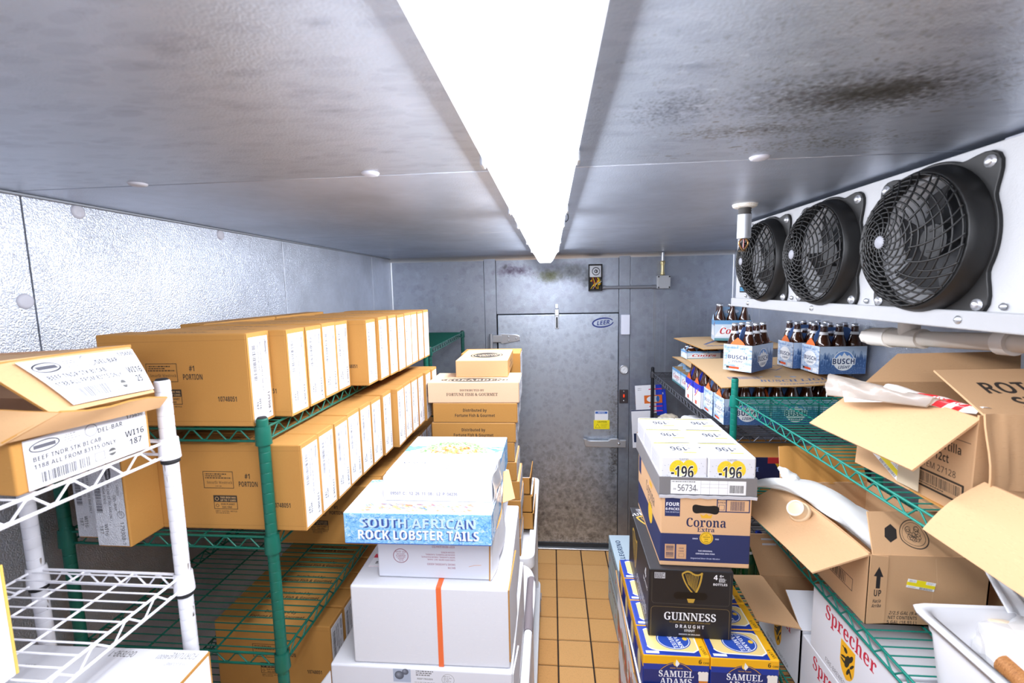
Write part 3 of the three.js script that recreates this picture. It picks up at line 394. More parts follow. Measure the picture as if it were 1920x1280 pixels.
{
  const W = std(0xf2f2f8, 0.6);
  const a = thing('beef_carton', 'closed flat brown carton with white beef label WI16 187 on white shelf', 'carton', [-0.988, 1.85, -0.716], -0.06);
  part('carton', rbox(0.37, 0.088, 0.222, 0.004, 0, 0.044, 0), kraft, a); part('shipping_label', rbox(0.0012, 0.08, 0.2, 0.0005, 0.186, 0.042, -0.004), [pic(beefLabel(0), 0.55), W, W, W, W, W], a);
  // the crushed one above it, its end flaps sprung open
  const b = thing('beef_carton', 'crushed open brown carton with sprung flaps, on top of the closed beef carton', 'carton', [-0.8, 1.938, -0.6]), q = (x, y, z) => V(x + 0.8, y - 1.938, z + 0.6), K3 = [kraftPale, kraftIn, kraftEdge];
  const wall = (...p) => panel(...p, 0.004, { nu: 4, nv: 4 });
  part('carton_top', panel(q(-1.2, 2.035, -0.56), q(-0.835, 2.058, -0.6), q(-0.835, 2.05, -0.835), q(-1.2, 2.035, -0.845), 0.004, { nu: 6, nv: 4, bend: (u, v) => 0.004 * Math.sin(u * 5 + v * 3) }), K3, b);
  part('carton_bottom', panel(q(-1.2, 1.944, -0.56), q(-0.86, 1.944, -0.6), q(-0.86, 1.944, -0.82), q(-1.2, 1.944, -0.845), 0.004), [kraftIn, kraftPale, kraftEdge], b);
  part('carton_side', panel(q(-0.86, 1.94, -0.822), q(-1.2, 1.94, -0.845), q(-1.2, 2.035, -0.845), q(-0.835, 2.05, -0.835), 0.004), K3, b);
  part('carton_side', panel(q(-1.2, 1.94, -0.556), q(-0.99, 1.94, -0.56), q(-0.99, 2.045, -0.575), q(-1.2, 2.035, -0.56), 0.004), K3, b);
  const up = part('end_flap', panel(q(-0.776, 1.968, -0.632), q(-0.776, 1.962, -0.814), q(-0.838, 2.052, -0.834), q(-0.838, 2.056, -0.585), 0.004, { nu: 6, nv: 4, bend: (u, v) => 0.006 * Math.sin(v * 3) * Math.sin(u * 3) }), K3, b);
  part('shipping_label', panel(q(-0.7765, 1.975, -0.662), q(-0.7755, 1.9685, -0.812), q(-0.827, 2.045, -0.826), q(-0.829, 2.049, -0.63), 0.0008, { nu: 6, nv: 4, bend: (u, v) => 0.0085 * Math.sin((0.1 + v * 0.85) * 3) * Math.sin((0.15 + u * 0.8) * 3) + 0.0012 }), [pic(beefLabel(1), 0.55), W, W], up);
  part('end_flap', panel(q(-0.795, 1.94, -0.575), q(-0.77, 1.93, -0.815), q(-0.752, 1.95, -0.818), q(-0.762, 1.972, -0.632), 0.004, { nu: 5, nv: 3, bend: (u, v) => 0.006 * Math.sin(u * 6.2) * v }), K3, b);
  part('end_flap', panel(q(-0.99, 1.94, -0.556), q(-0.795, 1.938, -0.572), q(-0.762, 1.972, -0.63), q(-0.86, 1.998, -0.566), 0.004, { nu: 3, nv: 3, bend: (u, v) => 0.004 * Math.sin(u * 3) }), K3, b);
  part('tape', panel(q(-1.15, 2.043, -0.6), q(-0.9, 2.062, -0.59), q(-0.9, 2.063, -0.655), q(-1.15, 2.043, -0.68), 0.0008), std(0x8d8375, 0.3), b);
}
{ // white cartons lower down
  const t = tex(768, 420, (x, w, h) => { x.fillStyle = '#dedfe5'; x.fillRect(0, 0, w, h); T(x, '067890-1', 430, 20, 26, { rot: Math.PI, color: '#555', weight: 'normal' }); T(x, 'FORTUNE', 690, 20, 26, { rot: Math.PI, color: '#888', weight: 'normal' }); T(x, '146001', 610, 24, 18, { rot: Math.PI, color: '#777', weight: 'normal' }); T(x, 'FISH & GOURMET', 690, 44, 12, { rot: Math.PI, color: '#999', weight: 'normal' }); lines(x, 90, 60, 50, 1, 8, 3, '#aaa', 5); x.strokeStyle = 'rgba(120,110,100,.6)'; x.lineWidth = 1.5; x.beginPath(); x.moveTo(w - 4, 60); x.lineTo(w - 4, h); x.stroke(); T(x, 'FROZEN SEAFOOD', 320, 250, 30, { color: '#8c93b8', rot: 0.1, weight: 'normal' }); });
  const a = thing('white_carton', 'white carton with upside-down lot print under the white wire shelf', 'carton', [-0.93, 1.2, -0.645], 0.02);
  part('carton', rbox(0.405, 0.2, 0.36, 0.004, 0, 0.1, 0), [whiteCard, whiteCard, pic(t, 0.6), whiteCard, whiteCard, whiteCard], a); part('lid_edge', box(0.003, 0.196, 0.356, 0.203, 0.1, 0), kraftEdge, a);
  part('lid_face', rbox(0.0015, 0.185, 0.345, 0.0005, 0.2055, 0.1, 0), whiteCard, a);
  const pt = tex(256, 256, (x, w, h) => { x.fillStyle = '#f6f6fa'; x.fillRect(0, 0, w, h); x.strokeStyle = '#6d4f8e'; x.lineWidth = 5; x.beginPath(); x.arc(216, 120, 22, 0, 7); x.stroke(); lines(x, 60, 60, 100, 5, 20, 5, '#aaa', 6); });
  const b = thing('white_carton', 'upright white carton with purple ring mark, on the white wire shelf', 'carton', [-1.012, 1.548, -0.46], 0);
  part('carton', rbox(0.3, 0.19, 0.276, 0.004, 0, 0.095, 0), [pic(pt, 0.6), whiteCard, whiteCard, whiteCard, whiteCard, whiteCard], b); part('corner_edge', rbox(0.003, 0.186, 0.004, 0.001, 0.1495, 0.095, -0.138), std(0xd9b65a, 0.8), b);
}
// ------------------------------------------------------------------ two service carts in the aisle
{
  const wp = std(0xeceef2, 0.45), gr = std(0x9a9ba2, 0.55), grip = std(0x7d7479, 0.8, 0, { bumpMap: rep(clothTex, 1, 3), bumpScale: 0.0006 });
  const cart = (label, x0, x1, z0, z1, h) => {
    const c = thing('service_cart', label, 'cart', [(x0 + x1) / 2, 0, (z0 + z1) / 2]), w = x1 - x0, d = z1 - z0;
    const tray = y => { const s = new THREE.Shape(), a = w / 2, b = d / 2, k = 0.05, rr = (sh, e) => { sh.moveTo(-a + e + k, -b + e); sh.lineTo(a - e - k, -b + e); sh.quadraticCurveTo(a - e, -b + e, a - e, -b + e + k); sh.lineTo(a - e, b - e - k); sh.quadraticCurveTo(a - e, b - e, a - e - k, b - e); sh.lineTo(-a + e + k, b - e); sh.quadraticCurveTo(-a + e, b - e, -a + e, b - e - k); sh.lineTo(-a + e, -b + e + k); sh.quadraticCurveTo(-a + e, -b + e, -a + e + k, -b + e); }; rr(s, 0); const hl = new THREE.Path(); rr(hl, 0.025); s.holes.push(hl); const rim = new THREE.ExtrudeGeometry(s, { depth: 0.05, bevelEnabled: true, bevelSize: 0.004, bevelThickness: 0.004, bevelSegments: 2 }).rotateX(Math.PI / 2).translate(0, y, 0); const s2 = new THREE.Shape(); rr(s2, 0.012); return join([rim, new THREE.ExtrudeGeometry(s2, { depth: 0.012, bevelEnabled: false }).rotateX(Math.PI / 2).translate(0, y - 0.028, 0)]); };
    for (const y of [h, 0.2]) part('tray', tray(y), wp, c);
    for (const sx of [-1, 1]) for (const sz of [-1, 1]) {
      part('upright', rbox(0.05, h - 0.2, 0.05, 0.012, sx * (w / 2 - 0.035), h / 2 + 0.06, sz * (d / 2 - 0.06)), wp, c);
      const k = part('caster', join([new THREE.TorusGeometry(0.048, 0.016, 10, 24).rotateY(Math.PI / 2), new THREE.CylinderGeometry(0.036, 0.036, 0.02, 18).rotateZ(Math.PI / 2)]), std(0x5b5852, 0.6), c, [sx * (w / 2 - 0.02), 0.064, sz * (d / 2 - 0.08)]);
      part('caster_fork', join([box(0.006, 0.09, 0.04, -0.022, 0.03, 0), box(0.006, 0.09, 0.04, 0.022, 0.03, 0), box(0.06, 0.012, 0.06, 0, 0.078, 0)]), gr, k);
    }
    return { c, w, d };
  };
  cart('white plastic service cart under the tall far stack of brown cartons', -0.6, -0.092, -2.86, -1.96, 0.918);
  const { c, w, d } = cart('white service cart with grey side grip under the white cartons', -0.6, -0.117, -1.9, -0.98, 0.912);
  part('rail', tube([V(w / 2 - 0.14, 0.9, -d / 2 - 0.01), V(w / 2 - 0.07, 0.9, -d / 2 - 0.025), V(w / 2 - 0.01, 0.895, -d / 2 - 0.015), V(w / 2 + 0.018, 0.89, -d / 2 + 0.04), V(w / 2 + 0.02, 0.887, -d / 2 + 0.4), V(w / 2 + 0.02, 0.887, d / 2 - 0.32)], 0.015, 60, 12), wp, c);
  part('grip', new THREE.CylinderGeometry(0.0175, 0.0175, 0.31, 14).rotateX(Math.PI / 2), grip, c, [w / 2 + 0.02, 0.888, -d / 2 + 0.2]);
  part('rail_post', rbox(0.035, 0.05, 0.04, 0.008, w / 2 - 0.02, 0.885, -d / 2 + 0.03), wp, c);
}
// ------------------------------------------------------------------ far stack: cartons lying flat
{
  const rs = rng(51), base = 0.921, H = 0.0905;
  const off = [0, -0.004, 0.004, -0.001, -0.012, -0.02, -0.012, -0.004];
  for (let i = 0; i < 8; i++) {
    const g = meatBox(i === 7 ? 'brown carton printed distributed by, third from top of the far stack' : `brown carton lying flat in far stack, ${ORD[i]} up from the cart`, i === 7 ? undefined : 'cartons in the lower far stack', [0, 0, 0], { end: i });
    g.rotation.set(Math.PI / 2, 0, (rs() - 0.5) * 0.03); g.scale.set(1, 1, H / MEAT[2] * 0.985); g.position.set(-0.153 + off[i] - 0.19, base + H / 2 + i * H - 0.0, -1.97 - MEAT[1]);
  }
  // brown open tabs sticking out beyond the stack on its aisle side
  const tray = (y, z, w, l) => { const b = thing('carton_tray', l, 'carton', [-0.17, y, z], 0, undefined), m = [kraft, kraftIn, kraftEdge]; part('tray_wall', panel(V(-0.09, 0, 0), V(w, 0, 0), V(w, 0.088, 0), V(-0.09, 0.088, 0), 0.004), m, b); part('tray_wall', panel(V(w, 0, 0), V(w, 0, -0.2), V(w + 0.006, 0.1, -0.2), V(w, 0.088, 0), 0.004), m, b); part('tray_floor', box(w + 0.09, 0.004, 0.2, w / 2 - 0.045, 0.002, -0.1), kraft, b); return b; };
  tray(1.1, -2.23, 0.055, 'open brown tray jutting from the far stack, uppermost of three'); tray(1.008, -2.22, 0.065, 'open brown tray jutting from the far stack, middle of three'); tray(0.921, -2.21, 0.07, 'open brown tray jutting from the far stack, lowest of three');
  const y8 = base + 8 * H;
  const kt = tex(768, 176, (x, w, h) => { kraftBg(x, w, h, '#e0ba98', 15); T(x, 'DISTRIBUTED BY', w / 2 - 10, 68, 24, { font: 'serif', color: '#2c2723' }); T(x, 'FORTUNE FISH & GOURMET', w / 2 - 10, 104, 34, { font: 'serif', color: '#2c2723', sx: 0.9 }); });
  const ko = tex(768, 430, (x, w, h) => { kraftBg(x, w, h, '#e0bf9f', 16); x.fillStyle = '#35312d'; x.beginPath(); x.ellipse(w / 2, h * 0.77, 290, 88, 0, 0, 7); x.fill(); x.beginPath(); x.strokeStyle = '#dcc0a2'; x.lineWidth = 8; x.ellipse(w / 2, h * 0.77, 270, 74, 0, 0, 7); x.stroke(); T(x, 'KOKARDEN', w / 2, h * 0.77, 84, { color: '#e4c9ac', font: 'serif' }); });
  const k = thing('fish_carton', 'wide pale carton with oval print on lid, second from top of far stack', 'carton', [-0.352, y8 + 0.0005, -2.085], 0.01);
  part('carton', rbox(0.41, 0.094, 0.23, 0.004, 0, 0.047, 0), [kraftPale, kraftPale, pic(ko, 0.85), kraftPale, pic(kt, 0.85), kraftPale], k);
  part('side_label', rbox(0.0012, 0.085, 0.2, 0.0005, 0.206, 0.045, -0.005), pic(meatLabel(1), 0.55), k);
  const a = thing('portion_carton', 'flat brown carton with round logo crowning the far stack', 'carton', [-0.33, y8 + 0.095, -2.272], 0.02), op = tex(303, 512, (x, w, h) => { kraftBg(x, w, h, '#dfb98c', 17); x.save(); x.translate(w / 2 + 6, h / 2 + 30); x.fillStyle = '#35312d'; x.beginPath(); x.ellipse(0, 0, 100, 130, 0, 0, 7); x.fill(); x.strokeStyle = '#e0bf96'; x.lineWidth = 7; x.beginPath(); x.ellipse(0, 0, 88, 117, 0, 0, 7); x.stroke(); x.fillStyle = '#e0bf96'; T(x, 'FORTUNE', 0, -18, 44, { rot: -0.35, color: '#e4c8a4', sx: 0.8 }); T(x, 'FISH CO', 14, 30, 30, { rot: -0.35, color: '#e4c8a4' }); x.restore(); T(x, 'KEEP FROZEN', 30, 380, 14, { color: INK, sx: 0.7, align: 'left' }); });
  part('carton', rbox(0.246, 0.08, 0.38, 0.004, 0, 0.04, 0), [pic(distTex, 0.85), kraftPale, pic(op, 0.85), kraftPale, kraftPale, kraftPale], a);
  const bh = thing('portion_carton', 'brown carton half hidden behind the crowning carton of far stack', 'carton', [-0.34, y8 + 0.0005, -2.58], 0.02); part('carton', rbox(0.33, 0.15, 0.2, 0.004, 0, 0.075, 0), kraft, bh); part('shipping_label', rbox(0.0012, 0.13, 0.18, 0.0005, 0.166, 0.075, 0), meatLabels[1], bh);
}
// ------------------------------------------------------------------ near stack of white cartons
{
  const base = 0.919, ice = (x, w, h, s) => { const r = rng(s); x.fillStyle = '#8fc8ee'; x.fillRect(0, 0, w, h); for (let i = 0; i < 1500; i++) { x.strokeStyle = ['rgba(30,130,215,.5)', 'rgba(240,248,255,.7)', 'rgba(110,185,240,.5)', 'rgba(15,90,190,.35)'][i % 4]; x.lineWidth = 1 + r() * 5; const a = r() * w, b = r() * h; x.beginPath(); x.moveTo(a, b); x.lineTo(a + (r() - 0.5) * 50, b + (r() - 0.5) * 36); x.lineTo(a + (r() - 0.5) * 60, b + (r() - 0.5) * 46); x.stroke(); } };
  // bottom carton
  const bt = tex(1024, 460, (x, w, h) => { x.fillStyle = '#dcdde4'; x.fillRect(0, 0, w, h); x.save(); x.fillStyle = '#a9b3c6'; x.fillRect(360, 6, 100, 80); for (const [a, b, q] of [[395, 44, 26], [430, 22, 18]]) { const g = x.createRadialGradient(a - 6, b - 6, 2, a, b, q); g.addColorStop(0, '#8e95a3'); g.addColorStop(1, '#4a4f5c'); x.fillStyle = g; x.beginPath(); x.arc(a, b, q, 0, 7); x.fill(); } x.restore(); lines(x, 490, 10, 110, 3, 12, 3, '#666', 6); T(x, 'KEEP FROZEN', 540, 60, 14, { color: '#777' }); lines(x, 480, 80, 130, 3, 12, 5, '#aaa', 4); x.strokeStyle = '#888'; x.lineWidth = 2; x.beginPath(); x.arc(670, 58, 34, 0, 7); x.stroke(); lines(x, 645, 36, 50, 5, 10, 9, '#999', 4); T(x, '#702108', 650, 126, 14, { color: '#777' }); });
  const b0 = thing('white_carton', 'large white carton with pearl print at bottom of near stack', 'carton', [-0.362, base, -1.34], 0.0);
  part('carton', rbox(0.5, 0.222, 0.5, 0.006, 0, 0.111, 0), [whiteCard, whiteCard, whiteCard, whiteCard, pic(bt, 0.65), whiteCard], b0);
  part('side_flap', panel(V(0.252, 0.09, 0.25), V(0.262, 0.09, 0.16), V(0.26, 0.21, 0.14), V(0.252, 0.21, 0.24), 0.004), whiteCard, b0);
  part('side_flap', panel(V(-0.255, 0.03, 0.255), V(-0.25, 0.03, 0.25), V(-0.25, 0.2, 0.25), V(-0.28, 0.16, 0.255), 0.004), whiteCard, b0);
  part('loose_flap', panel(V(0.256, -0.1, 0.235), V(0.345, -0.1, 0.225), V(0.335, 0.075, 0.2), V(0.256, 0.09, 0.21), 0.004), whiteCard, b0);
  // taped carton
  const y1 = base + 0.2235, t1 = thing('white_carton', 'big plain white carton bound with an orange strap', 'carton', [-0.335, y1, -1.335], 0.012);
  part('carton', rbox(0.428, 0.226, 0.47, 0.006, 0, 0.113, 0), whiteCard, t1);
  const st = std(0xf0703a, 0.5);
  part('strap', join([rbox(0.014, 0.228, 0.0016, 0.0006, 0.028, 0.113, 0.2358), box(0.014, 0.0016, 0.47, 0.028, 0.2268, 0)]), st, t1);
  const bl = tex(256, 128, (x, w, h) => { x.fillStyle = '#f1f2f7'; x.fillRect(0, 0, w, h); T(x, 'BACON', 40, 90, 36, { align: 'left', color: '#333' }); x.fillStyle = '#d8304c'; x.fillRect(0, 0, w, 40); });
  part('lid_print', box(0.09, 0.0012, 0.06, -0.15, 0.2268, 0.12), pic(bl, 0.6), t1);
  part('side_flap', panel(V(0.216, 0.02, 0.235), V(0.222, 0.02, 0.05), V(0.222, 0.225, 0.05), V(0.216, 0.225, 0.235), 0.004), [whiteCard, whiteCard, kraftEdge], t1);
  // bacon carton
  const y2 = y1 + 0.228, ct = tex(1024, 400, (x, w, h) => { x.fillStyle = '#d6d8e2'; x.fillRect(0, 0, w, h); const c = '#7a1c38'; x.strokeStyle = c; x.lineWidth = 5; x.beginPath(); x.arc(210, 190, 66, 0, 7); x.stroke(); T(x, 'U.S.', 210, 236, 26, { color: c, rot: Math.PI, weight: 'normal' }); T(x, 'EST. 6133', 210, 150, 22, { color: c, rot: Math.PI, weight: 'normal' }); for (let i = 0; i < 4; i++) T(x, ['AGRICULTURE', 'DEPARTMENT OF', 'AND PASSED BY', 'INSPECTED'][i], 210, 172 + i * 15, 11, { color: c, rot: Math.PI });
    const R = (s, y, z = 22) => T(x, s, 700, y, z, { color: c, rot: Math.PI, align: 'left', sx: 0.8, weight: 'normal' }); R('KEEP REFRIGERATED', 92, 28); R('SODIUM NITRITE.', 146, 20); R('SODIUM ERYTHORBATE, FLAVORING,', 170, 20); R('SMOKE FLAVORING, SODIUM PHOSPHATE,', 194, 20); R('CURED WITH WATER, SALT, SUGAR,', 218, 20); R('SMOKE FLAVORING ADDED', 262, 26); R('BACON', 294, 26);
    x.strokeStyle = 'rgba(214,130,70,.7)'; x.lineWidth = 4; x.beginPath(); x.moveTo(820, 276); x.lineTo(870, 262); x.lineTo(930, 258); x.stroke(); });
  const b2 = thing('bacon_carton', 'white carton with upside-down maroon bacon print and torn corner', 'carton', [-0.322, y2, -1.37], 0.0);
  part('carton', rbox(0.316, 0.122, 0.47, 0.006, 0, 0.061, 0), [whiteCard, whiteCard, whiteCard, whiteCard, pic(ct, 0.65), whiteCard], b2);
  part('bent_corner', panel(V(0.152, 0.0, 0.236), V(0.166, 0.01, 0.15), V(0.168, 0.121, 0.12), V(0.155, 0.121, 0.236), 0.004, { nu: 4, nv: 4, bend: (u, v) => 0.006 * Math.sin(u * 3.1) }), [whiteCard, whiteCard, kraftEdge], b2);
  part('torn_flap', panel(V(0.166, 0.02, 0.16), V(0.172, 0.03, 0.02), V(0.17, 0.12, 0.02), V(0.162, 0.118, 0.17), 0.004, { nu: 4, nv: 4, bend: (u, v) => 0.006 * Math.sin(u * 3 + v) }), [whiteCard, whiteCard, kraftEdge], b2);
  part('torn_flap', panel(V(0.17, 0.135, 0.06), V(0.205, 0.135, 0.03), V(0.18, 0.2, -0.04), V(0.165, 0.2, -0.02), 0.003), [kraftPale, kraftPale, kraftEdge], b2);
  // lobster carton
  const y3 = y2 + 0.1225, lf = tex(1400, 296, (x, w, h) => { ice(x, w, h, 61); for (const [s, y, k] of [['SOUTH AFRICAN', 92, 1.16], ['ROCK LOBSTER TAILS', 206, 0.94]]) { T(x, s, w / 2 + 12, y + 7, 118, { color: 'rgba(40,60,140,.85)', sx: k, weight: 'bold' }); T(x, s, w / 2 + 6, y, 124, { color: y < 100 ? '#c9e2f4' : '#f4f7fb', sx: k, weight: 'bold' }); } x.fillStyle = '#1f5fc4'; x.fillRect(0, h - 10, w, 10); });
  const lt = tex(1024, 560, (x, w, h) => { x.fillStyle = '#f2f6fa'; x.fillRect(0, 0, w, h); ice(x, w, 60, 63); x.fillStyle = '#f4f7fb'; x.fillRect(0, 60, w, h); const r = rng(66); for (let i = 0; i < 260; i++) { x.fillStyle = ['#d9764a', '#e7a24c', '#8db85c', '#f3d7a8', '#c1452f', '#39508c'][i % 6]; x.globalAlpha = 0.55; x.beginPath(); x.ellipse(120 + r() * 760, 420 + r() * 110, 6 + r() * 30, 3 + r() * 8, r(), 0, 7); x.fill(); } x.globalAlpha = 1; });
  const ls = tex(512, 160, (x, w, h) => { ice(x, w, h, 64); x.fillStyle = 'rgba(244,247,251,.75)'; x.fillRect(60, 20, 300, 110); });
  const lob = [pic(ls, 0.35), pic(ls, 0.35), pic(lt, 0.4), std(0x2454b4, 0.4), pic(lf, 0.35), pic(ls, 0.35)];
  const l = thing('lobster_carton', 'icy blue rock lobster tails carton overhanging the bacon carton', 'carton', [-0.353, y3 + 0.001, -1.192], 0.015);
  part('carton', rbox(0.388, 0.086, 0.206, 0.003, 0, 0.043, 0), lob, l); part('side_wrap', panel(V(0.195, 0.004, 0.08), V(0.2, 0.004, -0.1), V(0.2, 0.08, -0.1), V(0.195, 0.084, 0.1), 0.002), [pic(ls, 0.2), whiteCard, whiteCard], l);
  // small white carton and the one with the food picture
  const y4 = y3 + 0.0875, wt = tex(640, 160, (x, w, h) => { x.fillStyle = '#dcdee4'; x.fillRect(0, 0, w, h); T(x, '09507 C: 12 26 11 08: L2 P 04236', 240, 110, 26, { color: '#4a5078', font: 'monospace', sx: 0.8 }); });
  const wl = tex(640, 330, (x, w, h) => { x.fillStyle = '#dcdee4'; x.fillRect(0, 0, w, h); T(x, 'N120 24', 120, 120, 34, { color: '#3a3f5a', style: 'italic', sx: 1.2 }); x.strokeStyle = '#4a4f6a'; x.lineWidth = 4; x.strokeRect(350, 60, 230, 150); x.strokeStyle = 'rgba(90,95,120,.55)'; x.lineWidth = 5; x.beginPath(); for (let i = 0; i <= 30; i++) x.lineTo(i / 30 * w, 200 + 14 * Math.sin(i * 0.7) + i * 1.2); x.stroke(); });
  const w4 = thing('white_carton', 'small bright white carton with date code resting on lobster carton', 'carton', [-0.312, y4, -1.233], 0.0);
  part('carton', rbox(0.3, 0.07, 0.156, 0.006, 0, 0.035, 0), [whiteCard, whiteCard, pic(wl, 0.5), whiteCard, pic(wt, 0.5), whiteCard], w4);
  part('shrink_film', panel(V(0.154, 0.002, 0.076), V(0.158, 0.002, -0.076), V(0.156, 0.068, -0.076), V(0.152, 0.07, 0.076), 0.0008, { nu: 6, nv: 5, bend: (u, v) => 0.003 * Math.sin(u * 9 + v * 4) }), std(0xe4e7ee, 0.15), w4);
  const ft = tex(1024, 1024, (x, w, h) => { x.fillStyle = '#e2e5ea'; x.fillRect(0, 0, w, h); const r = rng(71); x.fillStyle = '#4aa0dc'; x.fillRect(0, 330, w, 150); for (let i = 0; i < 300; i++) { x.fillStyle = ['#2f86cc', '#a9d6f2', '#e8f5fc'][i % 3]; x.fillRect(r() * w, 320 + r() * 170, 20 + r() * 80, 3 + r() * 8); } x.fillStyle = '#e2e5ea'; x.beginPath(); x.ellipse(w / 2, 520, 440, 230, 0, 0, 7); x.fill();
    for (let i = 0; i < 700; i++) { const a = Math.PI * (1 + r()), q = 250 + r() * 110; x.fillStyle = ['#7fc46a', '#a8d98a', '#5fae58', '#cfe9b4'][i % 4]; x.beginPath(); x.ellipse(w / 2 + Math.cos(a) * q * 1.0, 500 + Math.sin(a) * q * 0.9, 6 + r() * 16, 4 + r() * 9, r() * 3, 0, 7); x.fill(); }
    for (let i = 0; i < 900; i++) { const a = Math.PI * (1 + r()), q = r() * 240; x.fillStyle = ['#e8893f', '#f5c078', '#d9602a', '#fbe3bd', '#f2a93c', '#fff3dc'][i % 6]; x.beginPath(); x.ellipse(w / 2 + Math.cos(a) * q * 1.1, 520 + Math.sin(a) * q * 0.9, 8 + r() * 26, 5 + r() * 10, r() * 3, 0, 7); x.fill(); } });
  const fd = thing('lobster_carton', 'carton with picture of plated seafood on its white lid', 'carton', [-0.343, y2 + 0.1228, -1.49], 0.0);
  part('carton', rbox(0.345, 0.1, 0.345, 0.003, 0, 0.05, 0), [pic(ls, 0.35), pic(ls, 0.35), pic(ft, 0.4), whiteCard, pic(ls, 0.35), pic(ls, 0.35)], fd);
}
// ------------------------------------------------------------------ cooling unit with three fans
{
  const wp = std(0xaeafb2, 0.45, 0.05, { bumpMap: rep(clothTex, 4), bumpScale: 0.0003 }), blk = std(0x070708, 0.5), hub = std(0x8d8e96, 0.5), blade = std(0x1c1d20, 0.5), dark = std(0x8b8f94, 0.5, 0.6);
  const X = 0.8, za = -2.07, zb = -0.5, yb = 2.085, yt = 2.392, fz = [-1.775, -1.415, -1.055], fy = 2.232;
  const ev = thing('evaporator_unit', 'white cooling unit with three black fan guards hung under ceiling', 'cooling unit', [X, yb, (za + zb) / 2]), L = (x, y, z) => V(x - X, y - yb, z - (za + zb) / 2);
  const s = new THREE.Shape(); s.moveTo(za, yb); s.lineTo(zb, yb); s.lineTo(zb, yt); s.lineTo(za, yt); s.closePath();
  for (const z of fz) { const h = new THREE.Path(); h.absarc(z, fy, 0.13, 0, Math.PI * 2, true); s.holes.push(h); }
  const o = L(X, 0, 0), front = new THREE.ExtrudeGeometry(s, { depth: 0.003, bevelEnabled: true, bevelSize: 0.0015, bevelThickness: 0.0015, bevelSegments: 1, curveSegments: 24 }).rotateY(-Math.PI / 2).translate(0.004, -yb, -(za + zb) / 2);
  part('front_panel', front, wp, ev);
  part('cabinet', join([box(0.55, 0.006, zb - za, 0.28, yt - yb - 0.003, 0), box(0.55, 0.006, zb - za, 0.28, 0.003, 0), box(0.55, yt - yb, 0.006, 0.28, (yt - yb) / 2, -(zb - za) / 2 + 0.003), box(0.55, yt - yb, 0.006, 0.28, (yt - yb) / 2, (zb - za) / 2 - 0.003)]), wp, ev);
  part('coil', box(0.06, yt - yb - 0.02, zb - za - 0.03, 0.22, (yt - yb) / 2, 0), dark, ev);
  part('drip_pan', join([rbox(0.57, 0.028, zb - za + 0.01, 0.006, 0.272, -0.014, 0), rbox(0.012, 0.036, zb - za + 0.012, 0.004, -0.012, -0.012, 0)]), wp, ev);
  part('end_seam', box(0.002, yt - yb - 0.01, 0.003, -0.0022, (yt - yb) / 2, L(0, 0, -1.925).z), std(0x9a9ca0, 0.6), ev);
  const np = tex(128, 64, (x, w, h) => { x.fillStyle = '#14171c'; x.fillRect(0, 0, w, h); x.fillStyle = '#2a86b4'; x.fillRect(8, 14, 70, 36); T(x, 'BOHN', 44, 33, 28, { color: '#0d1418' }); T(x, 'AIR', 100, 33, 24, { color: '#dfe7ec' }); });
  const pl = part('nameplate', rbox(0.003, 0.026, 0.075, 0.001), [std(0x14171c, 0.4), pic(np, 0.4), std(0x14171c, 0.4), std(0x14171c, 0.4), std(0x14171c, 0.4), std(0x14171c, 0.4)], ev, [-0.003, 2.128 - yb, L(0, 0, -1.985).z]); pl.userData.label = 'blue and black maker plate';
  // guard: local frame with y pointing out of the panel (towards the aisle)
  const R = 0.147, dome = r => 0.034 + 0.066 * (1 - (r / 0.147) ** 2.5);
  const shell = (() => {
    const fl = new THREE.Shape(), e = 0.165, n = 96; for (let i = 0; i <= n; i++) { const a = i / n * Math.PI * 2, k = Math.max(0, Math.cos(4 * (a - Math.PI / 4))) ** 2.2, q = R + 0.008 + 0.043 * k; i ? fl.lineTo(q * Math.cos(a), q * Math.sin(a)) : fl.moveTo(q * Math.cos(a), q * Math.sin(a)); }
    const h = new THREE.Path(); h.absarc(0, 0, R - 0.004, 0, Math.PI * 2, true); fl.holes.push(h);
    return join([new THREE.ExtrudeGeometry(fl, { depth: 0.005, bevelEnabled: true, bevelSize: 0.002, bevelThickness: 0.002, bevelSegments: 2, curveSegments: 32 }).rotateX(-Math.PI / 2), lathe([[R + 0.006, 0.002], [R + 0.003, 0.014], [R - 0.001, 0.03], [R - 0.006, 0.04], [R - 0.011, 0.043], [R - 0.011, 0.036], [R - 0.005, 0.024], [R - 0.003, 0.002]], 48)]);
  })();
  const ringG = []; for (let i = 0; i < 12; i++) { const r = 0.02 + i * (R - 0.032) / 11; ringG.push(new THREE.TorusGeometry(r, i < 5 ? 0.0016 : 0.002, 5, 48).rotateX(Math.PI / 2).translate(0, dome(r), 0)); }
  const ribs = (n, ra, rb, tw, ph, q) => { const l = []; for (let k = 0; k < n; k++) { const pts = []; for (let i = 0; i <= 8; i++) { const t = i / 8, r = ra + (rb - ra) * t, a = k / n * Math.PI * 2 + ph + tw * t * (0.5 + 0.5 * t); pts.push(V(Math.cos(a) * r, dome(r) + 0.0006, Math.sin(a) * r)); } l.push(tube(pts, q, 16, 5)); } return l; };
  const venturi = lathe([[0.13, 0.0], [0.128, -0.012], [0.125, -0.04], [0.125, -0.07], [0.128, -0.07], [0.133, 0.0]], 40);
  const ringRibs = [...ribs(16, 0.012, 0.075, -0.9, 0, 0.0018), ...ribs(16, 0.07, R - 0.01, -0.5, -0.55, 0.0022), ...ribs(16, 0.098, R - 0.01, -0.3, -0.5, 0.002)];
  const gRing = join(ringG), gRib = join(ringRibs), gHub = lathe([[0, dome(0) + 0.004], [0.012, dome(0) + 0.003], [0.016, dome(0) - 0.002], [0, dome(0) - 0.003]], 20);
